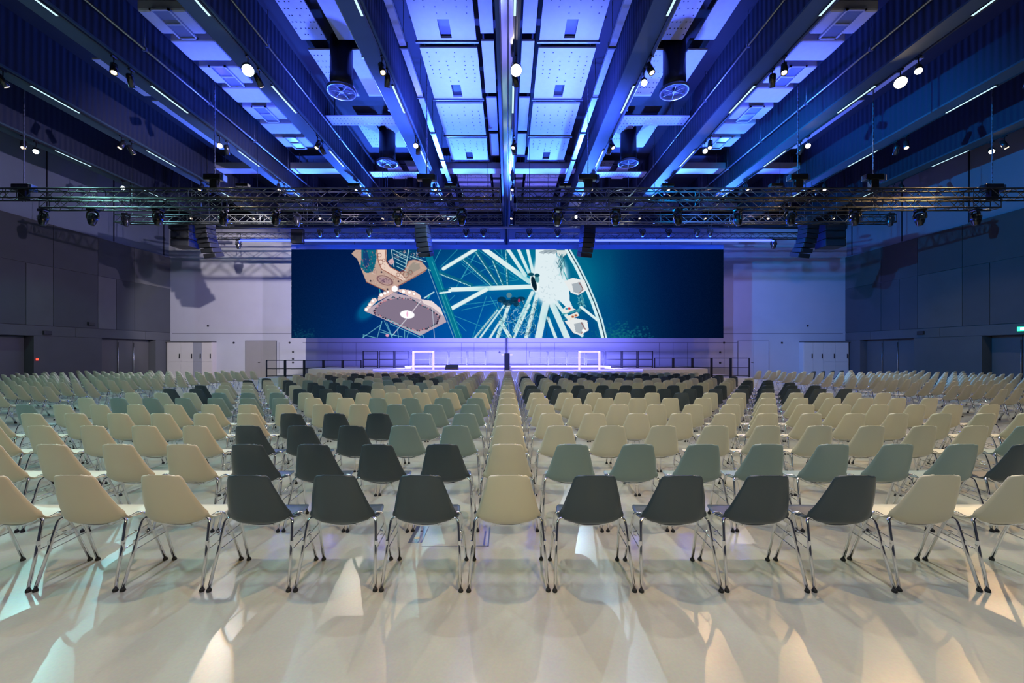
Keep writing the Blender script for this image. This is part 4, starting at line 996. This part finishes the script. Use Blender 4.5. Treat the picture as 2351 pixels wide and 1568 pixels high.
def bracket(s):
    m = MB()
    def pt(P, z):
        for a, b_ in zip(P, P[1:]):
            if (a[2] - z) * (b_[2] - z) <= 0:
                t = (z - a[2]) / (b_[2] - a[2] + 1e-9); return Vector([a[i] + (b_[i] - a[i]) * t for i in range(3)])
    R_, F_ = RL(s), FL(s)
    for z in (0.335, 0.26): m.tube([pt(R_, z - .01), pt(F_, z + .01)], 0.004, 6)
    a, b_ = pt(R_, .335), pt(F_, .335)
    for t in (.4,):
        p = a.lerp(b_, t)
        m.tube([p + Vector((0, 0, .012)), p + Vector((s * .024, .0, .006)), p + Vector((s * .024, .012, -.02)), p + Vector((s * .004, .012, -.028))], 0.004, 6)
    m.box(*sorted((pt(R_, .28).x - s * .004, pt(R_, .28).x + s * .012)), pt(R_, .28).y - .008, pt(R_, .28).y + .01, .24, .32)
    return m
rails = MB().tube(smooth([(-.13, -.074, .424), (-.06, -.066, .402), (.06, -.066, .402), (.13, -.074, .424)], 3), 0.0075, 8)
railf = MB().tube(smooth([(-.13, .026, .412), (-.06, .022, .40), (.06, .022, .40), (.13, .026, .412)], 3), 0.0075, 8)
railf.box(-.12, -.09, -.07, .03, .400, .410).box(.09, .12, -.07, .03, .400, .410)
def chair_proto(colr, full):
    r = empty('shell_chair', (0, -50, 0))
    o = bpy.data.objects.new('shell', SHELL[colr]); col.objects.link(o); o.parent = r
    return r
LEGM = {}
for key, P in (('rl', RL(-1)), ('rr', RL(1)), ('fl', FL(-1)), ('fr', FL(1))):
    LEGM[key] = (MB().tube(smleg(P), 0.0108, 10).mesh('leg', M_CHROME), foot(P[0], 1).mesh('rubber_foot', M_RUBBER))
BRM = [bracket(-1).mesh('linking_bracket', M_CHROME), bracket(1).mesh('linking_bracket', M_CHROME)]
RAM = [rails.mesh('seat_rail', M_CHROME), railf.mesh('seat_rail', M_CHROME)]
frame_all = MB()
for P in (RL(-1), RL(1), FL(-1), FL(1)): frame_all.tube(smleg(P), 0.0105, 6); frame_all.lathe([(.017, 0), (.013, .03)], 8, Matrix.Translation((P[0][0], P[0][1], 0)), 1)
for b in (rails, railf, bracket(-1), bracket(1)):
    frame_all.add(b.v, b.f, 0, True)
FRM = frame_all.mesh('leg_frame', [M_CHROME, M_RUBBER])
def new(name, me_, parent): o = bpy.data.objects.new(name, me_); col.objects.link(o); o.parent = parent; return o
def build_chair(c, full):
    r = empty('shell_chair', (0, 0, 0))
    new('shell', SHELL[c], r)
    if full:
        for key in ('rl', 'rr', 'fl', 'fr'):
            l = new('leg', LEGM[key][0], r); new('rubber_foot', LEGM[key][1], l)
        new('seat_rail', RAM[0], r); new('seat_rail', RAM[1], r); new('linking_bracket', BRM[0], r); new('linking_bracket', BRM[1], r)
    else: new('leg_frame', FRM, r)
    return r

# seating plan: colours by row and column, columns -13..13
def row_cols(spec):          # spec: 27 letters from column -13 to 13
    assert len(spec) == 27, (len(spec), spec); return spec
ROWS = [
    'CCCCCCCCCCDDD' 'C' 'DDDDCCCCCCCCC',     # 0
    'CCCCCCCCCDDDD' 'C' 'GGGGGGGDDDDDD',     # 1
    'CCCCCCCCDDDGG' 'C' 'CCCCCCCCCGGGG',     # 2
    'CCCCCCCCDDDGG' 'C' 'CCCCCCCCCCCCC',     # 3
    'GCCCCCCCCCGGG' 'C' 'CCCCCCCCCCCCC',     # 4
    'CGGGGGGCCGGGG' 'C' 'CCCCCCCCCCCCC',     # 5
    'CCCGGGCCCCCCC' 'C' 'CCCCCDCCCCCCC',     # 6
    'DDCCCDDDCCCGG' 'C' 'DDDDDDDDDDDDD',     # 7
    'DCCCCDDDCCCGG' 'C' 'DDDDDDDDDDDDD',     # 8
    'CCCDDDDCCGCCC' 'C' 'CCCCCCCCCCDDD',     # 9
    'DCDGGGGGCCCCC' 'C' 'CCCCCCCCCCCDD',     # 10
    'DCCCCCCDDDCCC' 'C' 'CCCCCCCCCCCCC',     # 11
    'CCCDDCGGDGCCC' 'C' 'DDDDDDDDDDDDD',     # 12
    'CCDCDCCDCCCCC' 'C' 'CDDDDDDDDDDDD',     # 13
    'CCCDDDDDCCCCC' 'C' 'CGGGDGDGDGDGD',     # 14
    'CCCCCCCCCCCCC' 'C' 'CCCGGGGGGCGCC',     # 15
    'CCCCCCCCCCCCC' 'C' 'CCCCCCCCCCCCC',     # 16
]
CN = {'C': 'cream', 'G': 'grey-green', 'D': 'dark grey'}
seats = []      # (depth, x, y, rz, colour, label)
for n_, spec in enumerate(ROWS):
    row_cols(spec)
    for ci in range(27):
        c = ci - 13; y = 3.056 + 0.9435 * n_; x = c * 0.60
        rown = 'nearest row' if n_ == 0 else '%s row from the camera' % ORD[n_]
        cl = 'in the centre column' if c == 0 else '%s %s of the centre column' % (ORD[abs(c) - 1], 'left' if c < 0 else 'right')
        seats.append((y, x + random.uniform(-.004, .004), y + random.uniform(-.006, .006), random.uniform(-.012, .012), spec[ci], '%s shell chair, %s, %s' % (CN[spec[ci]], rown, cl)))
for sgn in (-1, 1):
    ang = math.radians(17); sd = 'left' if sgn < 0 else 'right'
    for k in range(11):
        for j_ in range(17):
            y = (9.25 if sgn < 0 else 9.55) + 1.01 * k + 0.575 * j_ * math.sin(ang); x = 11.25 + 0.575 * j_ * math.cos(ang)
            if x > 20.9 or y > 19.0: continue
            c = 'C'
            if sgn > 0 and y > 18.0 and 12.9 < x < 15.4: c = 'D'
            seats.append((y, sgn * x, y, -sgn * -ang if sgn > 0 else -ang, c, '%s shell chair, %s side block, %s row back, %s from the aisle' % (CN[c], sd, ORD[k], ORD[j_])))
def in_view(s): px = VX + s[1] * F / s[0]; return -70 < px < 2351 + 70
seats = [s for s in seats if in_view(s)]
seats.sort(key=lambda s: s[0])
near = seats[:300]; far = seats[300:]
PROTO = {}
for i, (d, x, y, rz, c, lab) in enumerate(near):
    full = d < 7.6; key = (c, full)
    if key not in PROTO: r = PROTO[key] = build_chair(c, full)
    else: r = copy_tree(PROTO[key])
    r.location = (x, y, 0); r.rotation_euler = (0, 0, rz)
    tag(r, lab, 'chair', 'shell chairs facing the stage')
# the rest of the rows, far off: one object
lo = shell_mesh('shell', 8, TSL, None)
lf = MB()
for P in (RL(-1), RL(1), FL(-1), FL(1)): lf.tube([P[0], P[1], P[2], P[4], P[6]], 0.010, 4, caps=False)
sv = np.array(lo.v); fv = np.array(lf.v); av = np.concatenate([sv, fv]); af = [list(q) for q in lo.f] + [[a + len(sv) for a in q] for q in lf.f if len(q) == 4]
af = np.array(af); isl = np.array([0] * len(lo.f) + [1] * (len(af) - len(lo.f)))
CI = {'C': 0, 'G': 1, 'D': 2}; V_, F_, MI = [], [], []
for i, (d, x, y, rz, c, lab) in enumerate(far):
    ca_, sa_ = math.cos(rz), math.sin(rz)
    p = np.stack([av[:, 0] * ca_ - av[:, 1] * sa_ + x, av[:, 0] * sa_ + av[:, 1] * ca_ + y, av[:, 2]], 1)
    V_.append(p); F_.append(af + i * len(av)); MI.append(np.where(isl == 1, 3, CI[c]))
V_ = np.concatenate(V_); F_ = np.concatenate(F_); MI = np.concatenate(MI)
me = bpy.data.meshes.new('shell_chair_rows'); me.vertices.add(len(V_)); me.vertices.foreach_set('co', V_.ravel())
me.loops.add(F_.size); me.loops.foreach_set('vertex_index', F_.ravel().astype(np.int32)); me.polygons.add(len(F_)); me.polygons.foreach_set('loop_start', np.arange(0, F_.size, 4, dtype=np.int32))
for m in (M_CREAM, M_GREEN, M_DARK, M_CHROME): me.materials.append(m)
me.polygons.foreach_set('material_index', MI.astype(np.int32)); me.polygons.foreach_set('use_smooth', np.ones(len(F_), bool)); me.update(calc_edges=True)
o = bpy.data.objects.new('shell_chair_rows', me); col.objects.link(o)
tag(o, 'distant rows of cream, grey-green and dark shell chairs before the stage', 'chairs', None, 'stuff')
print('chairs near', len(near), 'far', len(far))
